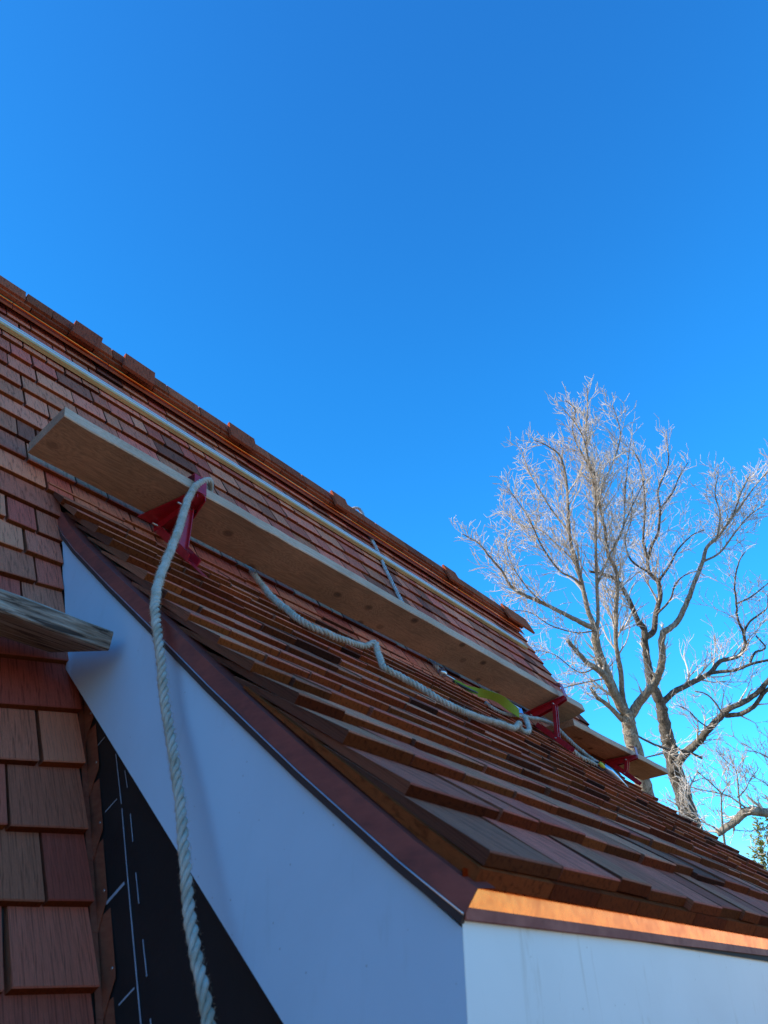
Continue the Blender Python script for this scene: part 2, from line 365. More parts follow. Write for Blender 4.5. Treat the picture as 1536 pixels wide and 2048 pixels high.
def smooth01(t): t = max(0, min(1, t)); return t*t*(3-2*t)
TILT = [(.3, -.02), (.63, .03), (.782, .05), (.929, .1), (1.081, .18), (1.23, .24), (1.4, .27), (1.7, .17), (1.85, .05), (2.0, 0), (9, 0)]
def tilt(s):
    for (a, ta), (b, tb) in zip(TILT, TILT[1:]):
        if s <= b: return ta+(tb-ta)*max(0, (s-a)/(b-a))
    return 0
def rcol(r, dark=.12, end=0):
    """brightness, hue, end flag, seed"""
    hu = r.random()*.62 + (.12 if r.random() < .3 else 0)
    if r.random() < dark: hu = .78+r.random()*.22
    return [.80+r.random()*.55, hu, end, r.random()]
def shingle(mb, P, x0, x1, s0, E, t, e, r, dark=.1, nxs=1, wav=0.0, capl=.05, sidecol=None):
    """P(x,s,h) maps to space; butt at s0, exposure E, butt thickness t, butt bottom at height e"""
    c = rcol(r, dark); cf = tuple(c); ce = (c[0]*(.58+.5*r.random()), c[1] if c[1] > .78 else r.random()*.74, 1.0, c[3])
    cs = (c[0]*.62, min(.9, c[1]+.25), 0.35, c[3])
    S1 = s0+E+capl; L = E+capl; ho = r.random()*50; vo = r.random()*50
    h1 = e - t*capl/E*1.0                                  # top end tucked under the next course
    d0 = (r.random()-.5)*.004; d1 = (r.random()-.5)*.004
    n = max(1, nxs)
    for k in range(n):
        xa = x0+(x1-x0)*k/n; xb = x0+(x1-x0)*(k+1)/n
        sa = s0+d0+(d1-d0)*k/n + wav*math.sin(xa*9); sb = s0+d0+(d1-d0)*(k+1)/n + wav*math.sin(xb*9)
        b0, b1 = P(xa, sa, e), P(xb, sb, e); ch = .0022
        t0, t1 = P(xa, sa, e+t-ch), P(xb, sb, e+t-ch); u0, u1 = P(xa, sa+ch, e+t), P(xb, sb+ch, e+t)
        q0, q1 = P(xa, S1, h1+t*.18), P(xb, S1, h1+t*.18)
        z0, z1 = P(xa, S1, min(e-.012, h1-.003)), P(xb, S1, min(e-.012, h1-.003))
        def uvq(*ps): return [(x+ho, y+vo) for x, y in ps]
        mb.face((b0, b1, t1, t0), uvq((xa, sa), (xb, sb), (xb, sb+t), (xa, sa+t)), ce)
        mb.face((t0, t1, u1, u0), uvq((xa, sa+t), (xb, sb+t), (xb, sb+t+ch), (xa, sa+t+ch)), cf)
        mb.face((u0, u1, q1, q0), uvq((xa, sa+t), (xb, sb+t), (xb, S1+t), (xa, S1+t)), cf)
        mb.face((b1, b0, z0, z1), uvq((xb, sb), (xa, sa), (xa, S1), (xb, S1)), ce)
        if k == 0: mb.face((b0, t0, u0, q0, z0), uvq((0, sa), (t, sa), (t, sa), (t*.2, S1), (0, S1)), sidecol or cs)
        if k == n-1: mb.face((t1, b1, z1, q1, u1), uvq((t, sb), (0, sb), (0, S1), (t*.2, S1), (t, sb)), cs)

# --- main roof courses
roof = MB(); r = random.Random(11)
courses = []
for s in (.04, .19, .335, .48, .633, .782, .929, 1.081, 1.23, 1.385, 1.545, 1.689, 1.82, 1.947, 2.083, 2.215, 2.348): courses.append(s)
while courses[-1]+.1335 < 3.70: courses.append(courses[-1]+.1335)
for ci, s0 in enumerate(courses):
    E = (courses[ci+1]-s0) if ci+1 < len(courses) else .13
    tb = .018 if s0 > 1.3 else .021
    e = .004
    segs = []
    if s0 > 2.16: segs.append((XL, XR))
    else:
        xe = XW+.004 if s0 >= 1.36 else XWALL-.018
        segs.append((XL, xe))
    def P(x, s, h, s0=s0):
        ds = tilt(s0)*(max(.3, min(.9, x))-.64) if s0 < 2.1 else 0
        return R(x, s+ds, h)
    for xa, xb in segs:
        x = xb
        lim = xa
        while x > lim+.02:
            wd = r.choice((.075, .09, .11, .14, .17, .21))*(1+r.random()*.2) if s0 > 1.3 else r.choice((.10, .14, .17, .2, .24))*(1+r.random()*.2)
            x0 = max(lim, x-wd)
            if x0 < -1.2: x0 = max(lim, x-.4)
            side = None
            dd = .14 if s0 > 1.3 else .06
            xe2 = x - (r.random()*.006 if x < xb-.001 else r.random()*.008)
            # lift the butt a touch so courses read as separate boards
            shingle(roof, P, x0+.0035+r.random()*.002, xe2, s0+(r.random()-.5)*.005, E, tb*(.9+r.random()*.25), e, r, dd, nxs=(3 if s0 < 1.4 and x > 0 else 1), wav=(.0015 if s0 < 1.4 else 0))
            x = x0
mr = adopt(roof.build('main_roof', CEDAR), house)
mr['label'] = 'steep slope of new cedar shingles'
# deck under the shingles, rear slope, gable walls, body
bm = MB()
s_e = -.75
def box(mb, x0, x1, y0, y1, z0, z1, col=(1, 0, 0, 0)):
    slab(mb, x0, x1, [(y0, z0), (y1, z0), (y1, z1), (y0, z1)], col)
def RA(x, s, h): k = 1-h/D; return R(x*k, s*k, h)      # same sight line as the point (x, s) of the roof plane, h above it
RB = (lambda x, s, h: V((x, 2*YR - R(x, s, h).y, R(x, s, h).z)))
a = R(0, s_e, -.004); b = R(0, 3.835, -.004); c = R(0, s_e, -.12)
slab(bm, XL, XR-.03, [(a.y, a.z), (b.y, b.z), (b.y, b.z-.25), (c.y, c.z)])
slab(bm, XL, XR-.03, [(2*YR-a.y, a.z), (2*YR-c.y, c.z), (2*YR-b.y+.001, b.z-.251), (2*YR-b.y+.001, b.z)])
adopt(bm.build('roof_deck', DECK), house)
wl = MB()
yb = R(0, -.5, -.12)
slab(wl, XL+.2, XR-.28, [(yb.y+.12, -6.2), (2*YR-yb.y-.12, -6.2), (2*YR-yb.y-.12, yb.z), (YR, b.z-.35), (yb.y+.12, yb.z)])
adopt(wl.build('wall', SIDING), house)
rr_ = MB(); r2 = random.Random(5)
for k in range(30):
    s0 = -.6+k*.152
    if s0 > 3.66: break
    x = XL
    while x < XR:
        wd = .5; shingle(rr_, RB, x, min(XR, x+wd-.004), s0, .152, .018, .004, r2, .1); x += wd
adopt(rr_.build('rear_roof', CEDAR), house)
# lowest courses in front, below the frame
lw = MB(); k = -.71
while k < 0:
    x = XL
    while x < XWALL-.02:
        shingle(lw, R, x, min(XWALL-.018, x+.3), k, .15, .02, .004, r2, .1); x += .304
    k += .15
adopt(lw.build('roof_eave_courses', CEDAR), house)

# --- ridge: copper vent sheet and cap shingles
rc = MB(); r = random.Random(3)
def ribbon(mb, x0, x1, sec, th=.0016, P=R, nseg=1):
    """folded sheet running along X; sec list of (s,h)"""
    for (s0, h0), (s1, h1) in zip(sec, sec[1:]):
        for k in range(nseg):
            xa = x0+(x1-x0)*k/nseg; xb = x0+(x1-x0)*(k+1)/nseg
            p = [P(xa, s0, h0), P(xb, s0, h0), P(xb, s1, h1), P(xa, s1, h1)]
            nn = (p[1]-p[0]).cross(p[3]-p[0]).normalized()*th
            q = [v+nn for v in p]
            mb.hexa([v for v in p], q, uvf=lambda v: (v.x, v.z))
xs = [XL, -1.6, .62, 1.145, 3.1, 4.42, XR+.15]
for xa, xb in zip(xs, xs[1:]):
    ribbon(rc, xa, xb-.003, [(3.722, .036), (3.724, .046), (3.786, .050), (3.796, .055), (3.808, .052), (3.90, .052)], P=RA)
rfo = adopt(rc.build('ridge_flashing', COP_RIDGE), house); rfo['label'] = 'folded copper sheet under the ridge caps'
bd = MB()
for xa, xb in zip(xs, xs[1:]): bd.tube([RA(xa, 3.797, .060), RA((xa+xb)/2, 3.797, .060), RA(xb-.004, 3.797, .060)], .0065, 10)
bd.build('glint_bead', COP_BEAD, rfo)  # rounded bead added so the fold shows a bright line
cp = MB()
def capP(x, s, h): return R(x, s, h)
# a lower cap row and an upper one, boards end to end along the ridge
def cap_board(mb, xa, xb, s0, s1, h0, h1, t, r, dx=.03, hueb=0):
    c = rcol(r, .05); c[1] = .1+r.random()*.3; c[0] *= 1.15; cf = (c[0], c[1], .8, c[3]); ce = (c[0], c[1], 1, c[3])
    sk = dx*(r.random()-.2)
    b = [RA(xa, s0, h0), RA(xb, s0, h0), RA(xb+sk, s1, h1), RA(xa+sk, s1, h1)]
    tt = [v+NV*t for v in b]
    off = r.random()*30
    mb.hexa(b, tt, col=cf, uvf=lambda v: (v.x*.3+off, v.z+v.y))
x = XL
while x < XR+.18:
    wd = .13+r.random()*.12; xb = min(XR+.2, x+wd)
    cap_board(cp, x+.003, xb-.003, 3.828, 3.955, .058, .050, .018+r.random()*.003, r, .01)
    x = xb
x = XL
while x < XR+.2:
    wd = .11+r.random()*.13; xb = min(XR+.25, x+wd)
    cap_board(cp, x+.002, xb-.003, 3.905, 4.025, .072, .058+r.random()*.004, .017, r, .012)
    x = xb
# matching caps over the far side
x = XL
while x < XR-.02:
    xb = min(XR, x+.2)
    b4 = [RB(x, 3.68, .03), RB(xb-.003, 3.68, .03), RB(xb-.003, 3.85, .04), RB(x, 3.85, .04)]
    nb = V((0, math.sin(TH), math.cos(TH)))*.018
    cp.hexa([v+nb for v in b4], b4, col=(.8, .3, .5, .2), uvf=lambda v: (v.x, v.z+v.y)); x = xb
adopt(cp.build('ridge_cap', CEDAR), house)['label'] = 'two rows of red cedar caps along the ridge'
for i, (xa, xb, dh) in enumerate([(.935, 1.10, .004), (1.25, 1.45, .006), (2.02, 2.235, .006), (2.99, 3.14, .004), (4.40, 4.58, .003), (5.35, 5.80, .006)]):
    q = MB(); sk = .025
    b4 = [RA(xa-.01, 3.90, .086+dh), RA(xb-.01, 3.895, .086+dh), RA(xb+sk, 4.105, .096+dh), RA(xa+sk, 4.11, .096+dh)]
    q.hexa(b4, [v+NV*.017 for v in b4], col=(1.05+.1*(i % 2), .12+.05*i, .75, .1*i), uvf=lambda v: (v.x*.3, v.z+v.y))
    o = adopt(q.build('raised_ridge_cap', CEDAR), house)

# --- dormer roof
def lx(l):   # left end of the shingles
    y, z, tv = prof(l)
    return .835 if y < 1.75 else .835-.075*(y-1.75)/.39
dr = MB(); r = random.Random(21)
LT = PL[-1]
l0 = PL[1]
cs = [l0]; 
while cs[-1]+.158 < LT+.02: cs.append(cs[-1]+.158*(1-.018*len(cs)*.6))
def PD(x, l, h): return Dm(x, l, h)
for ci, s0 in enumerate(cs):
    E = (cs[ci+1]-s0) if ci+1 < len(cs) else .12
    x = lx(s0)+(r.random()-.5)*.008
    first = True
    while x < XD-.01:
        wd = r.choice((.10, .12, .15, .18, .21))*(1+r.random()*.2); x1 = min(XD+r.random()*.01, x+wd)
        if XD-x1 < .05: x1 = XD+r.random()*.008
        t = .021*(.88+r.random()*.25)
        e = -.021+(r.random()-.5)*.002
        shingle(dr, PD, x, x1-.002-r.random()*.005, s0+(r.random()-.5)*.011, E, t, e+(0 if first else (r.random()-.5)*.004), r, .09, nxs=1, capl=(E*1.25 if first and ci+3 < len(cs) else .05))
        first = False
        x = x1
# starter course
x = lx(l0)-.012
while x < XD:
    x1 = min(XD, x+.1+r.random()*.14); b0 = [Dm(x, l0-.006, -.045), Dm(x1-.003, l0-.006, -.045), Dm(x1-.003, l0+.6, -.05), Dm(x, l0+.6, -.05)]
    b1 = [Dm(x, l0-.006, -.023), Dm(x1-.003, l0-.006, -.023), Dm(x1-.003, l0+.6, -.045), Dm(x, l0+.6, -.045)]
    c = rcol(r, .15); c[2] = 1; c[1] *= .6; dr.hexa(b0, b1, col=tuple(c), uvf=lambda v: (v.x*2, v.y*2+v.z)); x = x1
dro = adopt(dr.build('dormer_roof', CEDAR), house); dro['label'] = 'low dormer slope of thick shingles with red butt ends'
# deck under it
dk = MB()
for i in range(len(PL)-1):
    la, lb = PL[i], PL[i+1]
    if i == 0: la = PL[1]-.012
    if i == 0: continue
    A = [Dm(.852, la, -.05), Dm(XD-.02, la, -.05), Dm(XD-.02, lb, -.05), Dm(.852, lb, -.05)]
    B = [v-V((0, 0, .03)) for v in A]; dk.hexa(B, A)
adopt(dk.build('dormer_deck', DECK), house)

# --- cheek trim board with scribed edge
ck = MB()
top = [(.5489, .066), (.642, .133), (.841, .278), (1.104, .480), (1.361, .685), (1.60, .873), (1.849, 1.074), (1.96, 1.172), (2.02, 1.235)]
low = []
jr = random.Random(2)
# down the shingles: little saw teeth where the board was scribed
for s in (1.93, 1.86, 1.845, 1.78, 1.70, 1.69, 1.62, 1.56, 1.545, 1.49, 1.45, 1.435):
    p = R(0, s, .012+.006*jr.random()); low.append((p.y, p.z))
low += [(1.722, .689), (.5489, -.272)]
pts = top+low
# prism along x, outline walked once
def plate(mb, x0, x1, outline):
    A = [V((x0, y, z)) for y, z in outline]; B = [V((x1, y, z)) for y, z in outline]
    mb.face(A, [(p.y, p.z) for p in A]); mb.face(B[::-1], [(p.y, p.z) for p in B[::-1]])
    for i in range(len(A)):
        j = (i+1) % len(A); mb.face((A[j], A[i], B[i], B[j]), [(0, 0)]*4)
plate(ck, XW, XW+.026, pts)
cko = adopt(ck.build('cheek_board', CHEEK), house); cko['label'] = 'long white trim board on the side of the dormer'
fb = MB(); box(fb, XW+.0265, XD, .5485, .574, -.272, .076); box(fb, XW+.0002, XW+.0265, .5482, .5487, -.272, .076)
adopt(fb.build('fascia_board', FASC), house)['label'] = 'white board under the bright copper eave strip'
sf = MB(); box(sf, XW+.027, XD-.03, .575, .62, -.262, -.24); adopt(sf.build('soffit', FASC), house)
# membrane wall
mw = MB()
yA = R(0, -.6, -.01)
plate(mw, XWALL, XWALL+.03, [(.60, -.262), (.66, -.165), (1.16, .25), (1.70, .70), (R(0, 1.45, 0).y+.02, R(0, 1.45, 0).z), (R(0, -.9, -.02).y, R(0, -.9, -.02).z), (.60, -.9)])
mwo = adopt(mw.build('dormer_side_wall', MEMB), house); mwo['label'] = 'black membrane printed with pale lines'
fw = MB(); box(fw, XWALL+.031, XD-.05, .60, .63, -1.4, -.262); adopt(fw.build('dormer_front_wall', MEMB), house)
mk = MB()
def stroke(p0, p1, wd):
    x = XWALL-.0015
    a = onx(*p0, x); b = onx(*p1, x); t = (b-a).normalized(); s = V((1, 0, 0)).cross(t)*wd/2
    q = [a-s, b-s, b+s, a+s]; mk = MB(); mk.hexa([v for v in q], [v-V((.0007, 0, 0)) for v in q]); mk.build('printed_line', MARK, mwo)
for p0, p1, wd in [((232, 1508), (243, 1608), .0022), ((244, 1617), (256, 1760), .0024), ((256, 1760), (282, 2048), .003), ((250, 1541), (255, 1575), .0018), ((261, 1628), (266, 1683), .002),
                   ((272, 1745), (278, 1807), .0022), ((286, 1879), (294, 1953), .0024), ((301, 2037), (306, 2090), .0024), ((211, 1624), (234, 1598), .0022), ((213, 1807), (249, 1766), .0062),
                   ((238, 2010), (269, 1976), .0032), ((282, 2048), (292, 2130), .003), ((193, 1494), (210, 1474), .002)]: stroke(p0, p1, wd)
# step flashing, one folded piece per course
heads = MB()
for i, s in enumerate([.335, .48, .633, .782, .929, 1.081, 1.23, 1.37]):
    q = MB(); x = XWALL-.0045; tl = .175; x2 = XWALL-.0015
    sa = s-.035; hh = (.038 if s < .6 else .046)+.003*((i*7) % 3-1)
    A = [R(x, sa, .005), R(x, sa+.022, hh*.5), R(x, sa+.046, hh-.002), R(x, sa+.056, hh), R(x2, sa+tl, hh-.004), R(x2, sa+tl, .005)]
    B = [p+V((.001, 0, 0)) for p in A]
    q.face(A); q.face(B[::-1])
    for k in range(len(A)): q.face((A[(k+1) % 6], A[k], B[k], B[(k+1) % 6]))
    bb = [R(x-.014, sa, .007), R(x, sa, .007), R(x, sa+tl, .006), R(x-.014, sa+tl, .006)]; q.hexa(bb, [v+NV*.001 for v in bb])
    fo = adopt(q.build('step_flashing', COP_STEP), house)
    nl = MB(); pc = R(x+.0005, sa+.066, hh-.008); nl.tube([pc, pc-V((.002, 0, 0))], [.0032, .0024], 8); adopt(nl.build('nail', STEEL), house).parent = fo
    bpy.data.objects[nl and fo.children[0].name if fo.children else fo.name].matrix_parent_inverse = Matrix.Translation(-V(house.location)) if False else Matrix.Identity(4)

# --- rake flashing: crease line low, broad face above, drip lip below
rk = MB()
rp = [(.545, .071), (.642, .136), (.841, .281), (1.104, .483), (1.361, .688), (1.60, .876), (1.849, 1.077), (1.96, 1.175), (2.06, 1.275)]
def rakeP(i, dx, dn):
    y, z = rp[i]; j0 = max(0, i-1); j1 = min(len(rp)-1, i+1)
    t = V((0, rp[j1][0]-rp[j0][0], rp[j1][1]-rp[j0][1])).normalized(); nn = V((0, -t.z, t.y))
    return V((XW+dx, y, z))+nn*dn
sec = [(-.001, 0), (-.010, .009), (-.0075, .0105), (-.003, .042), (.034, .046)]
for i in range(len(rp)-1):
    for (d0, n0), (d1, n1) in zip(sec, sec[1:]):
        q = [rakeP(i, d0, n0), rakeP(i+1, d0, n0), rakeP(i+1, d1, n1), rakeP(i, d1, n1)]
        rk.face(q[::-1], [(p.y, p.z) for p in q]); q2 = [p+V((.0012, 0, -.0003)) for p in q]; rk.face(q2, [(p.y, p.z) for p in q])
adopt(rk.build('rake_flashing', COP_RAKE), dro).parent = dro
cz = MB(); cz.tube([rakeP(i, -.0095, .0098) for i in range(len(rp))], .0014, 8); cz.build('crease_glint', COP_CREASE, dro)
cz = MB()
for i in range(len(rp)-1):
    b4 = [rakeP(i, -.0085, -.0015), rakeP(i+1, -.0085, -.0015), rakeP(i+1, -.0095, .0082), rakeP(i, -.0095, .0082)]; cz.hexa(b4, [p+V((.0075, 0, 0)) for p in b4])
cz.build('drip_lip', COP_DARK, dro)
# --- eave flashing
ef = MB(); YF = .5485
es = [(YF-.0065, .0875), (YF-.0065, .130), (YF+.018, .132)]
for (y0, z0), (y1, z1) in zip(es, es[1:]):
    for x0, x1 in ((XW-.002, 2.9), (2.885, XD)):
        off = .0012 if x0 > 1 else 0
        if x0 < 1 and y1 > YF: x0 = XW+.045
        q = [V((x0, y0-off, z0)), V((x1, y0-off, z0)), V((x1, y1-off, z1)), V((x0, y1-off, z1))]
        ef.face(q, [(p.x, p.z) for p in q]); ef.face([p+V((0, .0011, 0)) for p in q][::-1], [(p.x, p.z) for p in q])
lip = MB(); e3 = [(YF-.001, .0735), (YF-.009, .0745), (YF-.009, .0868), (YF-.0064, .0876)]
for (y0, z0), (y1, z1) in zip(e3, e3[1:]):
    q = [V((XW-.004, y0, z0)), V((XD, y0, z0)), V((XD, y1, z1)), V((XW-.004, y1, z1))]; lip.face(q, [(p.x, p.z) for p in q])
lip.face([V((XW-.004, y, z)) for y, z in e3]+[V((XW-.004, YF-.001, .0876))])
lip.build('drip_lip', COP_LIP, dro)
adopt(ef.build('eave_flashing', COP_NEW), dro)
for o in dro.children: o.matrix_parent_inverse = Matrix.Identity(4); 
def fix_children():
    for o in bpy.data.objects:
        if o.parent and o.parent.parent and o.parent.type == 'MESH': o.matrix_parent_inverse = Matrix.Identity(4)
fix_children()

# ------------------------------------------------------------------ batten on the upper roof
bt = empty('roof_batten', R(.5, 3.42, .03)); tag(bt, 'long straight wooden batten with a shiny metal strip laid across the upper shingles', 'batten')
q = MB(); sa, sb = 3.385, 3.435
b4 = [RA(-3, 3.40, .024), RA(5.15, 3.40, .024), RA(5.15, 3.452, .024), RA(-3, 3.452, .024)]; q.hexa(b4, [v+NV*.02 for v in b4]); adopt(q.build('wood_strip', STRIP), bt)
q = MB(); b4 = [RA(-3, 3.462, .040), RA(5.17, 3.462, .040), RA(5.17, 3.500, .030), RA(-3, 3.500, .030)]; q.hexa(b4, [v+NV*.008 for v in b4]); adopt(q.build('metal_strip', ALU), bt)

# ------------------------------------------------------------------ planks
def plank(name, label, inner0, inner1, front0, front1, th, up0, up1, m, medge, ch=0.0, seg=10, wob=.002, group='scaffold planks on the roof', seed=1):
    """inner/front = lower edges at both ends; up = unit normals"""
    root = empty(name, (inner0+front0)/2); tag(root, label, 'plank', group)
    rr = random.Random(seed)
    body = MB(); edge = MB()
    rows = []
    for i in range(seg+1):
        t = i/seg; ii = inner0.lerp(inner1, t); ff = front0.lerp(front1, t); up = up0.lerp(up1, t).normalized()
        j = V((0, rr.uniform(-wob, wob), rr.uniform(-wob, wob)*.5))
        ax = (ff-ii).normalized()
        rows.append([ii, ff+j, ff+j*1.0-ax*0+up*th, ii+up*th])
    def uvf(p): return (p.x, p.y+p.z)
    for a, b in zip(rows, rows[1:]):
        for k in (0, 2, 3):
            k2 = (k+1) % 4; body.face((a[k], a[k2], b[k2], b[k]), [uvf(p) for p in (a[k], a[k2], b[k2], b[k])])
        # front edge, with worn arrises
        ax = (a[1]-a[0]).normalized(); c = .004
        a1, a2, b1, b2 = a[1], a[2], b[1], b[2]; ua = (a2-a1).normalized(); ub = (b2-b1).normalized()
        o = ax*.0035
        edge.face((a1, a1+ua*c+o, b1+ub*c+o, b1), smooth=False); edge.face((a1+ua*c+o, a2-ua*c+o, b2-ub*c+o, b1+ub*c+o)); edge.face((a2-ua*c+o, a2, b2, b2-ub*c+o))
    body.face(rows[0][::-1]); body.face(rows[-1])
    edge.face((rows[0][1], rows[0][2], rows[0][2]-(rows[0][2]-rows[0][1]).normalized()*.004+ax*.0035, rows[0][1]+(rows[0][2]-rows[0][1]).normalized()*.004+ax*.0035))
    bo = adopt(body.build('board', m), root)
    eo = adopt(edge.build('front_edge', medge), root)
    return root
up = V((0, .22, .975)).normalized()
p1 = plank('scaffold_plank', 'long knotty scaffold plank held by two red brackets, nearest of the pair above the dormer', V((.672, 2.093, 1.497)), V((4.40, 2.090, 1.488)),
           V((.672, 1.889, 1.541)), V((4.43, 1.915, 1.556)), .055, V((0, .34, .94)), V((0, .30, .95)), PLANK_A, PLANK_EDGE, seg=40)
p2 = plank('scaffold_plank', 'reddish brown scaffold plank tucked below the far end of the long plank', V((4.20, 2.120, 1.392)), V((5.80, 2.125, 1.401)),
           V((4.20, 1.905, 1.405)), V((5.80, 1.913, 1.417)), .040, V((0, .08, 1)), V((0, .08, 1)), PLANK_B, PLANK_EDGE, seg=14, seed=4)
p3 = plank('scaffold_plank', 'weathered grey scaffold plank jutting in from the left against the white board', V((-1.4, 1.70, .705)), V((.757, 1.706, .709)),
           V((-1.4, 1.449, .650)), V((.772, 1.449, .650)), .047, V((0, -.22, .97)), V((0, -.06, 1)), GREY, GREY, seg=30, wob=.003, seed=9)

# ------------------------------------------------------------------ roof brackets
def bar(mb, a, b, wx, th, side=V((1, 0, 0))):
    """rectangular bar from a to b, wx wide along side, th thick"""
    t = (b-a).normalized(); n2 = side.cross(t).normalized()*th/2; s = side*wx/2
    A = [a-s-n2, a+s-n2, a+s+n2, a-s+n2]; B = [p+(b-a) for p in A]
    mb.hexa(A, B)
def bracket(label, x, inner, front, basetop, baselow, lipn, wid=(.10, .045), strap=.03, brw=.013):
    root = empty('roof_bracket', (x, basetop.y, basetop.z)); tag(root, label, 'roof bracket', 'red roof brackets holding up the planks')
    I, Fp = inner, front; ax = (Fp-I).normalized(); dn = V((1, 0, 0)).cross(ax).normalized()
    if dn.z > 0: dn = -dn
    a = MB()
    X = V((1, 0, 0)); w0, w1 = wid[0]/2, wid[1]/2; t = .004
    mid = I.lerp(Fp, .62)
    # web under the plank: wide at the roof, narrowing past the rivet
    q = [I-X*w0*1.15, I+X*w0*.5, mid+X*w0*.62, Fp+X*w1, Fp-X*w1*.8, mid-X*w0*.6]
    q = [p+dn*.002 for p in q]; q2 = [p+dn*t for p in q]
    a.face(q); a.face(q2[::-1])
    for k in range(6): a.face((q[k], q2[k], q2[(k+1) % 6], q[(k+1) % 6]))
    # side flanges
    for sgn, e0, e1 in ((1, w0*.5, w1),(-1, w0*.25, w1*.3)):
        f0 = I+X*sgn*e0; f1 = Fp+X*sgn*e1; fm = mid+X*(w0*.62 if sgn > 0 else -e1)
        for pa, pb, ha, hb in ((f0, fm, .040, .036), (fm, f1, .036, .026)):
            qq = [pa+dn*.0045, pb+dn*.0045, pb+dn*hb, pa+dn*ha]; a.hexa(qq, [p-X*sgn*.003 for p in qq])
    ao = adopt(a.build('arm', RED), root)
    h = MB(); upv = -dn
    bar(h, Fp+ax*.006+dn*.006, Fp+ax*.006+upv*lipn, wid[1]*.9, .003); bar(h, Fp+ax*.0065+upv*lipn, Fp-ax*.035+upv*(lipn+.012), wid[1]*.9, .003)
    adopt(h.build('lip', RED), root)
    bs = MB(); bt_ = (baselow-basetop).normalized(); bn = V((1, 0, 0)).cross(bt_).normalized()
    if bn.z < 0: bn = -bn
    L = (baselow-basetop).length
    bw = .022
    # slotted channel: two rails, cross pieces between teardrop slots, side flanges
    def BP(u, v, hgt): return basetop+bt_*u+V((v, 0, 0))+bn*hgt
    def pc(u0, u1, v0, v1, h0=.004, h1=.007):
        b4 = [BP(u0, v0, h0), BP(u0, v1, h0), BP(u1, v1, h0), BP(u1, v0, h0)]; bs.hexa(b4, [p+bn*(h1-h0) for p in b4])
    slots = [(L-.085, L-.058), (L-.042, L-.015)]
    pc(0, L-.085, -bw, bw)
    for s0, s1 in slots:
        pc(s0, s1, -bw, -.009); pc(s0, s1, .009, bw)
    pc(slots[0][1], slots[1][0], -bw, bw); pc(slots[1][1], L, -bw, bw)
    for sg in (-1, 1):
        b4 = [BP(0, sg*bw, .004), BP(0, sg*bw, .034), BP(L-.09, sg*bw, .034), BP(L, sg*bw, .030)]; b5 = [BP(L, sg*bw, .004)]
        A = b4+b5; Bq = [p+V((sg*.003, 0, 0)) for p in A]; bs.face(A); bs.face(Bq[::-1])
        for k in range(5): bs.face((A[k], A[(k+1) % 5], Bq[(k+1) % 5], Bq[k]))
    # thin nailing strap running on down the slope
    if strap > .05: pc(L, L+strap, -.012, .012, .004, .006)
    bo = adopt(bs.build('base_rail', RED), root)
    br = MB(); foot = basetop.lerp(baselow, .58)+bn*.02; tp = I.lerp(Fp, .70)+dn*.022
    for sg in (-1, 1): bar(br, tp+V((sg*brw, 0, 0)), foot+V((sg*brw, 0, 0)), .003, .024)
    bar(br, tp, foot, brw*2, .003)
    adopt(br.build('brace', RED), root)
    for p in (tp, foot, I.lerp(Fp, .08)+dn*.02):
        rv = MB(); rv.tube([p-V((brw+.018, 0, 0)), p+V((brw+.018, 0, 0))], .0045, 8); adopt(rv.build('rivet', STEEL), root)
    return root
def dl(y):   # arclength on the dormer for a y
    for i in range(len(PL)-1):
        if PROF[i+1][0] >= y: return PL[i]+(PL[i+1]-PL[i])*(y-PROF[i][0])/(PROF[i+1][0]-PROF[i][0])
    return PL[-1]
def place_bracket(label, x, zi, zf, yi=2.10, yf=1.885, lip=.075, ytop=2.09, ylow=1.83, **k):
    return bracket(label, x, V((x, yi, zi)), V((x, yf, zf)), Dm(x, dl(ytop), .004), Dm(x, dl(ylow), .004), lip, **k)
place_bracket('red roof bracket draped with thick white rope, under the near end of the long plank', 1.215, 1.488, 1.540, yi=2.12, lip=.078, ylow=1.86, wid=(.165, .06), brw=.024, strap=.12)
place_bracket('red roof bracket beside the lime strap, under the far end of the long plank', 4.05, 1.484, 1.548, yi=2.13, yf=1.87, lip=.08, ylow=1.885)
place_bracket('farthest red roof bracket, under the reddish brown plank by the tree trunks', 5.08, 1.390, 1.405, yi=2.12, yf=1.87, lip=.05, ytop=2.10, ylow=1.90)

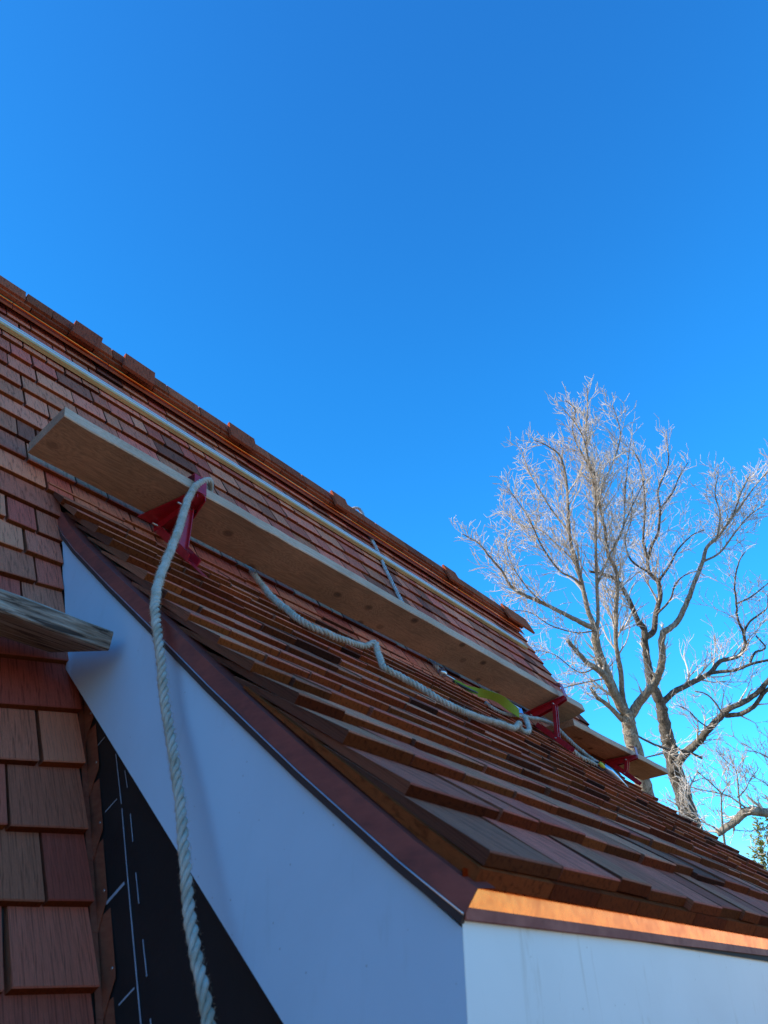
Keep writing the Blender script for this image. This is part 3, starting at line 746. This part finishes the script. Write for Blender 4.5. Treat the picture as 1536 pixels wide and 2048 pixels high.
# ------------------------------------------------------------------ ropes
def rope(name, label, ctrl, dia, m, pitch=3.0, fuzz=0, per=10, cat='rope', group=None, seed=1, n=7, step=.0042):
    """three laid strands around the path; dia: list per control point or number"""
    P = catmull(ctrl, per)
    # arclength table
    L = [0]
    for a, b in zip(P, P[1:]): L.append(L[-1]+(b-a).length)
    def dia_at(l):
        if not hasattr(dia, '__len__'): return dia
        # fraction of control index
        k = 0
        import bisect
        k = min(len(P)-2, max(0, bisect.bisect_right(L, l)-1)); f = (k+(l-L[k])/max(1e-9, L[k+1]-L[k]))/per
        i = min(int(f), len(dia)-2); return dia[i]+(dia[i+1]-dia[i])*(f-i)
    pts = []; l = 0; k = 0
    while l < L[-1]:
        while L[k+1] < l: k += 1
        pts.append((P[k].lerp(P[k+1], (l-L[k])/max(1e-9, L[k+1]-L[k])), l)); l += step
    mb = MB(); fz = MB(); rr = random.Random(seed)
    T = []; a = None
    ph = 0; frames = []
    for i, (p, l) in enumerate(pts):
        t = (pts[min(i+1, len(pts)-1)][0]-pts[max(i-1, 0)][0]).normalized()
        if a is None: a = t.orthogonal().normalized()
        a = (a-t*a.dot(t)).normalized(); b = t.cross(a); d = dia_at(l)
        pt = pitch if pitch > 2.2 else 1.55+max(0, .030-d)*150; ph += 2*math.pi*step/(d*pt); frames.append((p, a, b, t, d, ph))
    for s in range(3):
        cc = []; rd = []
        for p, a, b, t, d, ph in frames:
            nz = noise.noise(p*38); ph += nz*.5; d *= .92*(1+.10*noise.noise(p*90+V((s*3, 0, 0)))); p = p+(a*noise.noise(p*25)+b*noise.noise(p*25+V((9, 9, 9))))*d*.10
            pt = pitch if pitch > 2.2 else 1.55+max(0, .030-d)*150
            sp = d*pt/3*math.sin(math.atan2(1.8, pt)); rs_ = min(d*.235, max(d*.17, sp*.52)); an = ph+s*2*math.pi/3; R_ = d*.5-rs_
            cc.append(p+(a*math.cos(an)+b*math.sin(an))*R_); rd.append(rs_)
        mb.tube(cc, rd, n)
    if fuzz:
        for _ in range(fuzz):
            p, a, b, t, d, ph = rr.choice(frames); an = rr.random()*6.28
            o = a*math.cos(an)+b*math.sin(an); q = p+o*d*.47; e = q+(o*rr.uniform(.1, .4)+t*rr.uniform(-.5, .5)+V((0, 0, rr.uniform(-.2, .2))))*d*.55
            w_ = t.cross(o)*.0004; mb.face((q-w_, q+w_, e))
    o = mb.build(name, m); tag(o, label, cat, group); return o
ctrl = []; dia = []
hang = [(418+46, 2048+330, .700, .021), (438, 2180, .70, .021), (418, 2048, .715, .0205), (400, 1950, .725, .0205), (382, 1850, .735, .021), (370, 1720, .745, .0212), (362, 1620, .755, .0215), (345, 1500, .762, .0218), (330, 1400, .77, .0222),
        (318, 1290, .768, .023), (311, 1240, .775, .0238), (311, 1196, .795, .0245), (322, 1148, .865, .026), (339, 1105, .945, .0275), (357, 1060, 1.02, .0285), (371, 1012, 1.10, .029), (384, 984, 1.16, .029), (398, 967, 1.21, .029)]
for u, v, x, d in hang: ctrl.append(onx(u, v, x)); dia.append(d)
ctrl += [V((1.27, 1.915, 1.640)), V((1.33, 1.99, 1.655)), V((1.40, 2.09, 1.635)), V((1.47, 2.165, 1.58)), V((1.58, 2.185, 1.52))]; dia += [.028]*5
lay = [(490, 1130, 1.69), (520, 1165, 1.70), (545, 1195, 1.62), (575, 1220, 1.59), (600, 1240, 1.58), (640, 1261, 1.64), (690, 1281, 1.76), (728, 1292, 1.88), (750, 1286, 1.93), (756, 1306, 1.92), (768, 1333, 1.88), (800, 1352, 1.93),
       (840, 1375, 1.99), (880, 1400, 2.04), (920, 1420, 2.14), (960, 1436, 2.31), (1000, 1447, 2.55), (1028, 1456, 2.76), (1038, 1447, 2.88), (1040, 1458, 2.98), (1056, 1464, 3.06), (1057, 1450, 3.14), (1048, 1432, 3.22)]
for u, v, x in lay: ctrl.append(onx(u, v, x)); dia.append(.028)
rope('rope', 'thick off-white rope hanging over the near red bracket, then snaking across the dormer shingles', ctrl, dia, ROPE, pitch=2.1, fuzz=9000, cat='rope')
# ridge rope
rb = [V((3.10, 3.25, 2.75)), V((3.16, 3.10, 2.93)), onx(706, 1017, 3.20), onx(722, 1022, 3.27), onroof(733, 1048, .035), onroof(742, 1075, .03), onroof(758, 1108, .03), onroof(772, 1140, .03), onroof(788, 1172, .03), onroof(800, 1196, .03),
      onroof(822, 1240, .028), onroof(845, 1285, .028), onroof(864, 1320, .03), onroof(878, 1340, .03), onroof(884, 1350, .03)]
rope('rope', 'thin grey-white rope dropping from the ridge straight down the upper shingles', rb, .026, ROPE_G if False else rope_material('rope_bluegrey', (.66, .66, .64), (.36, .37, .39)), pitch=2.6, fuzz=500)
# grey rope beside the strap
def hitS(u, v, off=.02):
    """nearest of dormer / main roof surface along the pixel ray"""
    d = ray(u, v); best = None
    for (y0, z0), (y1, z1) in zip(PROF, PROF[1:]):
        nn = V((0, -(z1-z0), y1-y0)).normalized(); p0 = V((0, y0, z0))+nn*off
        den = d.dot(nn)
        if abs(den) < 1e-9: continue
        t = p0.dot(nn)/den; P = d*t
        if t > 0 and y0-.03 <= P.y <= y1+.03 and (best is None or t < best): best = t
    t2 = -(D-off)/NV.dot(d)
    if best is None or (t2 < best and t2 > 0): best = t2
    return d*best
rg = [onx(970, 1405, 3.32), onx(985, 1416, 3.36), onx(1005, 1426, 3.44), onx(1025, 1431, 3.52), onx(1043, 1432, 3.6), onx(1062, 1436, 3.75), onx(1085, 1440, 3.95), onx(1110, 1452, 4.12), onx(1135, 1476, 4.22), onx(1155, 1495, 4.3), onx(1180, 1515, 4.4), onx(1196, 1526, 4.45)]
rope('rope', 'grey lifeline rope threaded behind the far bracket of the long plank', rg, [.022]*5+[.026]*7, rope_material('rope_greywhite', (.60, .58, .53), (.34, .33, .31)), pitch=2.4, fuzz=500)
# doubled eye splice by the hook
rope('rope', 'loose white rope loop lying beside the far bracket and the snap hook', [onx(1120, 1484, 4.05), onx(1140, 1497, 4.12), onx(1158, 1512, 4.2), onx(1180, 1523, 4.3), onx(1195, 1531, 4.36)], [.03, .036, .036, .03, .022], ROPE, pitch=2.6, fuzz=300)

# ------------------------------------------------------------------ lifeline hardware
def snap_hook(label, pts, dia, x_axis=V((1, 0, 0))):
    root = empty('snap_hook', pts[0]); tag(root, label, 'snap hook', 'lifeline hooks')
    a, b = pts[0], pts[-1]; t = (b-a).normalized(); s = t.cross(V((0, -.6, .8))).normalized(); L = (b-a).length
    q = MB(); q.tube([a, a+t*L*.12, a+t*L*.2, a+t*L*.3], [dia*.25, dia*.5, dia*.5, dia*.3], 10); adopt(q.build('swivel', STEEL), root)
    q = MB(); c = []
    for k in range(15):
        an = math.pi*2*k/16; c.append(a+t*(L*.62-math.cos(an)*L*.36)+s*math.sin(an)*dia*.75)
    q.tube(c, dia*.17, 8); adopt(q.build('hook', STEEL), root)
    q = MB(); q.tube([a+t*L*.34+s*dia*.5, a+t*L*.85+s*dia*.62], dia*.13, 8); adopt(q.build('gate', STEEL), root)
    return root
snap_hook('bluish steel snap hook at the end of the ridge rope, beside the lime strap', [onroof(879, 1342, .035), onroof(918, 1366, .03)], .045)
# rope grab, conical shackle near far bracket
cg = empty('rope_grab', onx(1190, 1520, 4.45)); tag(cg, 'slim grey steel rope grab with a yellow tab, on the shingles by the farthest bracket', 'rope grab')
q = MB(); c = [onx(1207, 1531, 4.42), onx(1220, 1543, 4.46), onx(1236, 1558, 4.52), onx(1256, 1575, 4.6)]
q.tube(c, [.016, .024, .018, .004], 10); adopt(q.build('sleeve', STEEL), cg)
q = MB(); c = [onx(1189, 1524, 4.38), onx(1197, 1525, 4.4), onx(1211, 1539, 4.43), onx(1205, 1541, 4.41), onx(1190, 1530, 4.37), onx(1189, 1524, 4.38)]
q.tube(c, .006, 8); adopt(q.build('shackle', BLACKP), cg)
q = MB(); a, b = onx(1199, 1525, 4.35), onx(1209, 1536, 4.38); q.tube([a, a.lerp(b, .5), b], [.008, .014, .008], 8); adopt(q.build('tab', YEL), cg)
# lime lanyard strap with twist
ly = empty('lanyard', onx(910, 1365, 3.1)); tag(ly, 'flat lime green webbing lanyard with one twist, lying under the long plank', 'lanyard')
cl = [(909, 1362, 3.02, 0), (920, 1368, 3.05, 10), (935, 1377, 3.10, 20), (952, 1382, 3.16, 40), (963, 1386, 3.20, 70), (985, 1392, 3.28, 85), (1003, 1400, 3.36, 80), (1018, 1412, 3.44, 60), (1030, 1421, 3.5, 40), (1038, 1428, 3.54, 25)]
pp = catmull([onx(u, v, x) for u, v, x, _ in cl], 6); tw = []
for i in range(len(cl)-1):
    for k in range(6): tw.append(cl[i][3]+(cl[i+1][3]-cl[i][3])*k/6)
tw.append(cl[-1][3]); q = MB(); prev = None
for i, p in enumerate(pp):
    t = (pp[min(i+1, len(pp)-1)]-pp[max(i-1, 0)]).normalized(); n1 = NV.cross(t).normalized(); n2 = t.cross(n1)
    a_ = rad(tw[i]); wv = n1*math.cos(a_)+n2*math.sin(a_); nn = t.cross(wv).normalized()*.0013
    hw = .018 if i < 22 else .024
    row = [p-wv*hw-nn, p+wv*hw-nn, p+wv*hw+nn, p-wv*hw+nn]
    if prev:
        for k in range(4): q.face((prev[k], prev[(k+1) % 4], row[(k+1) % 4], row[k]), smooth=False)
    prev = row
adopt(q.build('webbing', WEB), ly)
q = MB(); q.tube([onx(905, 1362, 3.01), onx(925, 1373, 3.05), onx(955, 1386, 3.15)], [.006, .008, .005], 6); adopt(q.build('black_edge', BLACKP), ly)
q = MB(); a = [onx(1010, 1398, 3.5), onx(1042, 1417, 3.62), onx(1047, 1427, 3.62), onx(1026, 1424, 3.5)]; q.hexa(a, [p+V((0, .001, -.001)) for p in a]); to = adopt(q.build('label_tag', TAGM), ly)
q = MB(); off = V((-.0012, -.0008, .0006))
a = [onx(1034, 1417, 3.59)+off, onx(1043, 1417, 3.62)+off, onx(1047, 1428, 3.62)+off, onx(1037, 1425, 3.56)+off]; q.hexa([p+off for p in a], a); adopt(q.build('blue_patch', TAGB), ly)
q = MB()
for k in range(4):
    u0, v0 = 1014+k*5, 1401+k*3.2
    a = onx(u0, v0, 3.51+.016*k)+off*2; b = onx(u0+9, v0+9, 3.51+.016*k)+off*2; s = V((0, 0, .0009)); q.hexa([a-s, b-s, b+s, a+s], [p+off for p in (a-s, b-s, b+s, a+s)])
adopt(q.build('printed_lines', BLACKP), ly)

# ------------------------------------------------------------------ trees
def px_line(seq, dep, ddep=0):
    n = len(seq); return [at(u, v, dep+ddep*i/max(1, n-1)) for i, (u, v) in enumerate(seq)]
class Tree:
    def __init__(s, seed): s.tr = MB(); s.tw = MB(); s.r = random.Random(seed); s.count = 0
    def limb(s, seq, w0, w1, dep, dd=0, n=9, spawn=True, mb=None, sub=None, start=.15, dens=1.0, up=.5):
        pts = catmull(px_line(seq, dep, dd), 5); k = dep/FPX
        L = len(pts); rr = s.r
        rad_ = []
        for i in range(L):
            t = i/(L-1); rad_.append((w0+(w1-w0)*t**.8)*k/2*(1+.10*noise.noise(V((i*.6, w0, dep)))))
            if 0 < i < L-1: pts[i] = pts[i]+V([rr.uniform(-1, 1)*w0*k*.035 for _ in range(3)])
        (mb or s.tr).tube(pts, rad_, n)
        if spawn:
            tot = sum((b-a).length for a, b in zip(pts, pts[1:])); acc = 0; nxt = tot*start+rr.random()*.1
            for i in range(1, L):
                seg = (pts[i]-pts[i-1]); acc += seg.length
                while acc > nxt:
                    rem = tot-acc
                    t = seg.normalized(); ln = (.26+.42*rr.random())*(.40+min(rem, 2.2)*.44)
                    s.branch(pts[i].copy(), t, rad_[i]*rr.uniform(.28, .5), ln, 1, up)
                    nxt += rr.uniform(.12, .26)/dens/1.65
    def branch(s, p, t, r0, ln, lev, up=.5):
        rr = s.r; r0 = min(max(r0, .0062), .03 if lev == 1 else .014)
        a = t.orthogonal().normalized(); a.rotate(Matrix.Rotation(rr.random()*6.283, 3, t)); ang = rr.uniform(.45, 1.0)
        d = (t*math.cos(ang)+a*math.sin(ang)).normalized(); d = (d+V((0, 0, up*.35))).normalized()
        nseg = max(3, int(ln/.13)); pts = [p]; step = ln/nseg
        for i in range(nseg):
            d = (d+V([rr.uniform(-1, 1)*.22 for _ in range(3)])+V((0, 0, .09*up))).normalized(); pts.append(pts[-1]+d*step)
        rs = [r0*(1-i/(nseg)*.68) for i in range(nseg+1)]; rs = [max(x, .0042) for x in rs]
        s.tw.tube(pts, rs, 3 if r0 < .009 else 4, cap=False); s.count += 1
        if lev < 3 and s.count < 14000:
            kk = 2+int(ln/.2) if lev == 1 else 1+int(ln/.19)
            for j in range(kk):
                i = rr.randint(1, nseg); tt = (pts[i]-pts[i-1]).normalized()
                s.branch(pts[i], tt, rs[i]*.7, ln*rr.uniform(.35, .6)+.05, lev+1, up)
    def done(s, name, label, base, barkm, cat='tree', group=None):
        root = empty(name, base); tag(root, label, cat, group)
        adopt(s.tr.build('trunk', barkm), root); adopt(s.tw.build('crown', TWIG), root); return root
T1 = Tree(1); d1 = 13.0
def ground_pt(u, v, dep, gz=-6.2):
    p = at(u, v, dep); return V((p.x, p.y, gz))
# trunk to the ground
b1 = at(1296, 1640, d1); gp1 = V((b1.x-.1, b1.y, -6.25))
T1.tr.tube([gp1, gp1.lerp(b1, .5)+V((.05, 0, 0)), b1], [.30, .25, .20], 12)
T1.limb([(1296, 1640), (1290, 1592), (1277, 1530), (1262, 1470), (1257, 1440), (1256, 1422)], 38, 25, d1, 0, 12, spawn=False)
T1.limb([(1256, 1430), (1241, 1410), (1224, 1375), (1211, 1340), (1199, 1310), (1191, 1275), (1192, 1255)], 22, 14, d1, 0, 10, dens=.6)
T1.limb([(1249, 1425), (1232, 1395), (1209, 1352), (1190, 1335), (1174, 1325), (1153, 1302), (1134, 1281)], 18, 7, d1, -.3, 9, dens=1.3)
T1.limb([(1250, 1415), (1245, 1390), (1241, 1341), (1232, 1292), (1232, 1244), (1234, 1150), (1217, 1112), (1209, 1056), (1196, 992), (1187, 945), (1175, 911), (1172, 868), (1175, 817), (1174, 776)], 13, 2.2, d1, .5, 8, dens=1.35, up=.9)
T1.limb([(1262, 1430), (1276, 1408), (1290, 1390), (1308, 1368), (1320, 1340), (1325, 1310), (1323, 1285), (1327, 1262)], 19, 12, d1, -.2, 10, dens=.5)
T1.limb([(1327, 1264), (1354, 1244), (1375, 1201), (1388, 1167), (1405, 1124), (1414, 1094), (1435, 1073), (1452, 1052), (1469, 1022), (1482, 985), (1500, 950)], 13, 2.5, d1-.2, .5, 8, dens=1.7, start=.5, up=.8)
T1.limb([(1405, 1124), (1440, 1105), (1470, 1065), (1500, 1030), (1530, 1010)], 5, 2, d1, .4, 6, dens=2.2)
T1.limb([(1435, 1073), (1440, 1030), (1430, 985), (1438, 945)], 4, 1.6, d1, .2, 6, dens=2.0)
T1.limb([(1452, 1052), (1490, 1000), (1520, 960), (1560, 920)], 4, 1.6, d1, .3, 6, dens=2.0)
T1.limb([(1192, 1258), (1172, 1250), (1153, 1240), (1119, 1223), (1085, 1206), (1051, 1191), (1021, 1171), (1004, 1142), (978, 1112), (957, 1086), (925, 1068)], 12, 2, d1, -.6, 8, dens=1.5, start=.3)
T1.limb([(1190, 1256), (1175, 1218), (1164, 1167), (1153, 1124), (1141, 1082), (1136, 1013), (1132, 954), (1119, 911), (1095, 892), (1068, 880)], 12, 2, d1, .3, 8, dens=1.4, up=.9)
T1.limb([(1193, 1256), (1196, 1238), (1194, 1167), (1192, 1112), (1191, 1039), (1190, 983), (1178, 930), (1168, 880), (1150, 845), (1124, 815)], 9, 1.8, d1, .1, 8, dens=1.4, up=.9)
T1.limb([(1194, 1170), (1222, 1103), (1240, 1070), (1252, 1039), (1268, 1005), (1290, 960)], 5, 1.8, d1, .5, 6, dens=1.3)
T1.limb([(1164, 1171), (1145, 1155), (1119, 1141), (1085, 1095), (1059, 1039), (1040, 1010), (1015, 975)], 6, 1.6, d1+.1, -.5, 6, dens=1.7)
T1.limb([(1136, 1060), (1115, 1035), (1094, 1005), (1059, 945), (1042, 898)], 5, 1.6, d1+.2, .4, 6, dens=1.7)
T1.limb([(1153, 1124), (1120, 1095), (1080, 1060), (1040, 1050), (1000, 1010)], 4, 1.5, d1, .8, 6, dens=1.7)
T1.limb([(1196, 992), (1215, 950), (1235, 900), (1240, 860), (1225, 810)], 4, 1.5, d1+.3, .2, 6, dens=1.4, up=.9)
T1.limb([(1187, 945), (1160, 900), (1145, 860), (1150, 820), (1130, 800)], 4, 1.5, d1+.3, -.3, 6, dens=1.4, up=.9)
T1.limb([(1217, 1112), (1245, 1060), (1250, 990), (1255, 930), (1262, 880)], 4.5, 1.6, d1+.3, .4, 6, dens=1.1, up=.9)
T1.limb([(1085, 1206), (1050, 1170), (1020, 1120), (1010, 1060)], 4, 1.5, d1-.3, .3, 6, dens=1.6)
T1.limb([(1190, 1262), (1150, 1265), (1100, 1250), (1060, 1225), (1010, 1220)], 3.5, 1.5, d1, -.6, 5, dens=1.5, up=.1)
T1.limb([(1200, 1330), (1160, 1345), (1110, 1310), (1070, 1300)], 3.5, 1.5, d1, -.6, 5, dens=1.4, up=.1)
T1.limb([(1209, 1357), (1170, 1365), (1130, 1375), (1115, 1385)], 3.5, 1.5, d1, -.5, 5, dens=1.2, up=.0)
T1.limb([(1245, 1440), (1215, 1410), (1195, 1395), (1181, 1375)], 11, 6, d1, -.3, 8, dens=1.2)
T1.done('bare_tree', 'tall bare tree with pale forked trunk rising behind the brown plank, broad fan of twigs', gp1, BARK, 'tree', 'leafless trees beyond the roof')

T2 = Tree(2); d2 = 14.2
b2 = at(1395, 1690, d2); gp2 = V((b2.x, b2.y, -6.25))
T2.tr.tube([gp2, gp2.lerp(b2, .5), b2], [.34, .29, .25], 12)
T2.limb([(1395, 1690), (1380, 1640), (1366, 1590), (1352, 1545), (1341, 1500), (1335, 1475), (1328, 1440), (1322, 1412), (1308, 1380), (1297, 1344)], 40, 17, d2, 0, 12, dens=.3)
T2.limb([(1300, 1350), (1294, 1320), (1290, 1285), (1289, 1262), (1283, 1250), (1277, 1245)], 16, 11, d2, 0, 10, dens=.8)
T2.limb([(1279, 1250), (1264, 1214), (1252, 1188), (1239, 1167), (1226, 1155), (1205, 1148), (1180, 1143)], 12, 5, d2, -.5, 8, dens=1.3)
T2.limb([(1291, 1275), (1307, 1262), (1311, 1231), (1320, 1193), (1316, 1163), (1299, 1146), (1294, 1116), (1288, 1090), (1286, 1073), (1290, 1013), (1281, 932), (1265, 900)], 14, 2.2, d2, .4, 8, dens=1.25, up=.9)
T2.limb([(1296, 1118), (1304, 1090), (1316, 1065), (1320, 1018), (1316, 983), (1328, 950), (1337, 924), (1333, 872)], 7, 2, d2+.3, .2, 7, dens=1.1, up=.9)
T2.limb([(1316, 1163), (1340, 1130), (1355, 1100), (1385, 1070), (1410, 1060)], 6, 1.8, d2, .5, 6, dens=1.4)
T2.limb([(1299, 1146), (1262, 1120), (1250, 1080), (1262, 1040), (1265, 980)], 5, 1.8, d2, -.4, 6, dens=1.3)
T2.limb([(1311, 1231), (1340, 1200), (1350, 1170), (1370, 1150), (1400, 1140)], 5, 1.8, d2, -.4, 6, dens=1.3)
T2.limb([(1320, 1018), (1345, 985), (1360, 950), (1376, 925)], 4, 1.6, d2+.3, .3, 6, dens=1.2)
T2.limb([(1322, 1408), (1335, 1396), (1349, 1383), (1384, 1365), (1405, 1355), (1422, 1344), (1440, 1323), (1471, 1315), (1484, 1305), (1492, 1292), (1489, 1278), (1487, 1265), (1480, 1250), (1474, 1231), (1472, 1200), (1469, 1167), (1478, 1124), (1491, 1103)], 14, 2, d2, -.5, 8, dens=.8, start=.1)
T2.limb([(1422, 1346), (1445, 1343), (1468, 1341), (1490, 1333), (1506, 1327), (1545, 1318)], 8, 5, d2-.2, -.3, 8, dens=.7)
T2.limb([(1487, 1265), (1500, 1243), (1520, 1228), (1534, 1215), (1536, 1190)], 5, 2, d2-.3, 0, 6, dens=1)
T2.limb([(1474, 1207), (1500, 1195), (1520, 1180), (1538, 1165)], 4, 2, d2-.3, .3, 6, dens=1.2)
T2.limb([(1500, 1325), (1510, 1305), (1525, 1300), (1530, 1292), (1512, 1272)], 5, 3, d2-.3, 0, 6, dens=.5)
T2.limb([(1341, 1545), (1352, 1531), (1370, 1508), (1385, 1494), (1401, 1480), (1410, 1466), (1419, 1457), (1440, 1435), (1452, 1422), (1464, 1414), (1495, 1400), (1520, 1380), (1550, 1345)], 18, 9, d2-.1, -.5, 10, dens=.55, start=.2)
T2.limb([(1450, 1431), (1465, 1430), (1481, 1428), (1500, 1418), (1513, 1407), (1528, 1385), (1550, 1370)], 10, 8, d2-.3, -.3, 8, dens=.4)
T2.limb([(1265, 1466), (1290, 1480), (1314, 1491), (1340, 1499), (1370, 1502), (1404, 1516)], 4, 6, d2-.8, 0, 6, dens=.6, up=0)
T2.limb([(1290, 1515), (1320, 1508), (1345, 1502)], 3, 3, d2-.8, 0, 5, dens=.6, up=0)
T2.limb([(1334, 1470), (1349, 1490), (1372, 1510)], 6, 5, d2-.6, 0, 6, spawn=False)
T2.limb([(1447, 1432), (1430, 1405), (1412, 1388), (1390, 1382)], 4, 2.5, d2-.6, .2, 6, dens=1)
T2.limb([(1417, 1456), (1395, 1440), (1375, 1420), (1350, 1408)], 3.5, 2, d2-.6, 0, 6, dens=1.2)
T2.done('bare_tree', 'dark furrowed bare tree with long limbs reaching right, right of the pale forked tree', gp2, BARK_D, 'tree', 'leafless trees beyond the roof')

T3 = Tree(3); d3 = 11.5
b3 = at(1690, 1700, d3); gp3 = V((b3.x, b3.y, -6.25))
T3.tr.tube([gp3, gp3.lerp(b3, .6), b3, at(1700, 1500, d3), at(1690, 1250, d3)], [.30, .24, .2, .14, .05], 12)
T3.limb([(1695, 1690), (1640, 1650), (1580, 1630), (1536, 1626), (1505, 1622), (1490, 1624), (1475, 1638), (1458, 1652), (1434, 1667)], 24, 13, d3, 0, 10, dens=1.0, start=.25, up=.9)
T3.limb([(1500, 1622), (1470, 1600), (1452, 1590), (1420, 1583), (1385, 1575), (1364, 1567)], 4, 1.5, d3, .4, 6, dens=1.8, up=.6)
T3.limb([(1483, 1625), (1478, 1595), (1475, 1560), (1470, 1538), (1450, 1520), (1430, 1497)], 4, 1.5, d3, .2, 6, dens=1.5, up=.8)
T3.limb([(1475, 1595), (1490, 1580), (1500, 1560), (1515, 1540)], 3, 1.5, d3, .2, 6, dens=1.3, up=.8)
T3.limb([(1560, 1628), (1545, 1590), (1535, 1570), (1520, 1560), (1500, 1550)], 4, 1.6, d3, .3, 6, dens=1.4)
T3.limb([(1600, 1640), (1560, 1560), (1540, 1520), (1515, 1505), (1490, 1500)], 5, 1.5, d3, .2, 6, dens=1.3)
T3.limb([(1560, 1632), (1530, 1655), (1500, 1662), (1465, 1660)], 2.5, 1.5, d3, 0, 5, dens=.8, up=0)
T3.done('bare_tree', 'crooked bare branch reaching in low from the right edge, sawn off just above the shingles', gp3, BARK, 'tree', 'leafless trees beyond the roof')
T4 = Tree(4); d4 = 10.5; b4_ = at(1452, 1700, d4); gp4 = V((b4_.x, b4_.y, -6.25))
T4.tr.tube([gp4, gp4.lerp(b4_, .6)+V((.05, .03, 0)), b4_], [.05, .04, .03], 8)
T4.limb([(1452, 1700), (1449, 1685), (1445, 1650), (1443, 1620), (1442, 1590), (1436, 1580), (1415, 1560), (1393, 1542)], 5.5, 1.6, d4, 0, 7, dens=.6, up=.8)
T4.limb([(1442, 1590), (1452, 1575), (1462, 1560)], 3, 1.6, d4, 0, 5, dens=.8)
T4.limb([(1445, 1668), (1420, 1650), (1395, 1640), (1370, 1622), (1352, 1600)], 3, 1.5, d4, .3, 5, dens=1.6, up=.3)
T4.limb([(1430, 1655), (1405, 1640), (1380, 1605), (1370, 1580)], 2.5, 1.4, d4, .4, 5, dens=1.5)
T4.done('sapling', 'thin upright pale sapling just behind the shingles, left of the evergreen', gp4, BARK, 'sapling')

# evergreen at the right edge
ev = MB(); r = random.Random(31); top_ = at(1520, 1628, 16.0); gpe = V((top_.x, top_.y, -6.25)); H = top_.z+6.2
tr = MB(); tr.tube([gpe, gpe+V((0, 0, H*.96))], [.22, .02], 8)
for i in range(42000):
    z = H*(1-(r.random()**.62)*.9); fr = (H-z)/H; R0 = .16+fr*3.6; lump = .78+.3*noise.noise(V((z*2.1, i % 17*.7, 0)))
    an = r.random()*6.283; rr0 = R0*lump*(.45+.55*r.random()**.5)*(.85+.25*math.sin(an*5+z*2))
    p = gpe+V((math.cos(an)*rr0, math.sin(an)*rr0, z+r.uniform(-.1, .1)))
    d = V((math.cos(an), math.sin(an), r.uniform(.1, 1.1))).normalized(); s_ = d.orthogonal().normalized(); s_.rotate(Matrix.Rotation(r.random()*6.28, 3, d))
    ln = r.uniform(.045, .10); wd = ln*.22
    ev.face((p-s_*wd*.3, p+d*ln*.5-s_*wd, p+d*ln, p+d*ln*.5+s_*wd), col=(.6+r.random()*.8, r.random(), 0, 0))
EVM, n_, l_, b_ = mat('evergreen_sprays')
at_ = n_.new('ShaderNodeAttribute'); at_.attribute_name = 'tint'; sp_ = n_.new('ShaderNodeSeparateColor'); l_.new(at_.outputs['Color'], sp_.inputs[0])
cr_ = ramp(n_, [(0, (.08, .11, .015)), (.5, (.26, .24, .03)), (1, (.46, .36, .06))]); l_.new(sp_.outputs[1], cr_.inputs[0])
v_ = n_.new('ShaderNodeVectorMath'); v_.operation = 'SCALE'; l_.new(cr_.outputs[0], v_.inputs[0]); l_.new(sp_.outputs[0], v_.inputs['Scale']); l_.new(v_.outputs[0], b_.inputs['Base Color']); b_.inputs['Roughness'].default_value = .7
eo = empty('evergreen_tree', gpe); tag(eo, 'yellow-green evergreen peeking up at the right edge behind the shingles', 'tree')
adopt(ev.build('crown', EVM), eo); adopt(tr.build('trunk', BARK_D), eo)

print('tree branches', T1.count, T2.count, T3.count, T4.count)
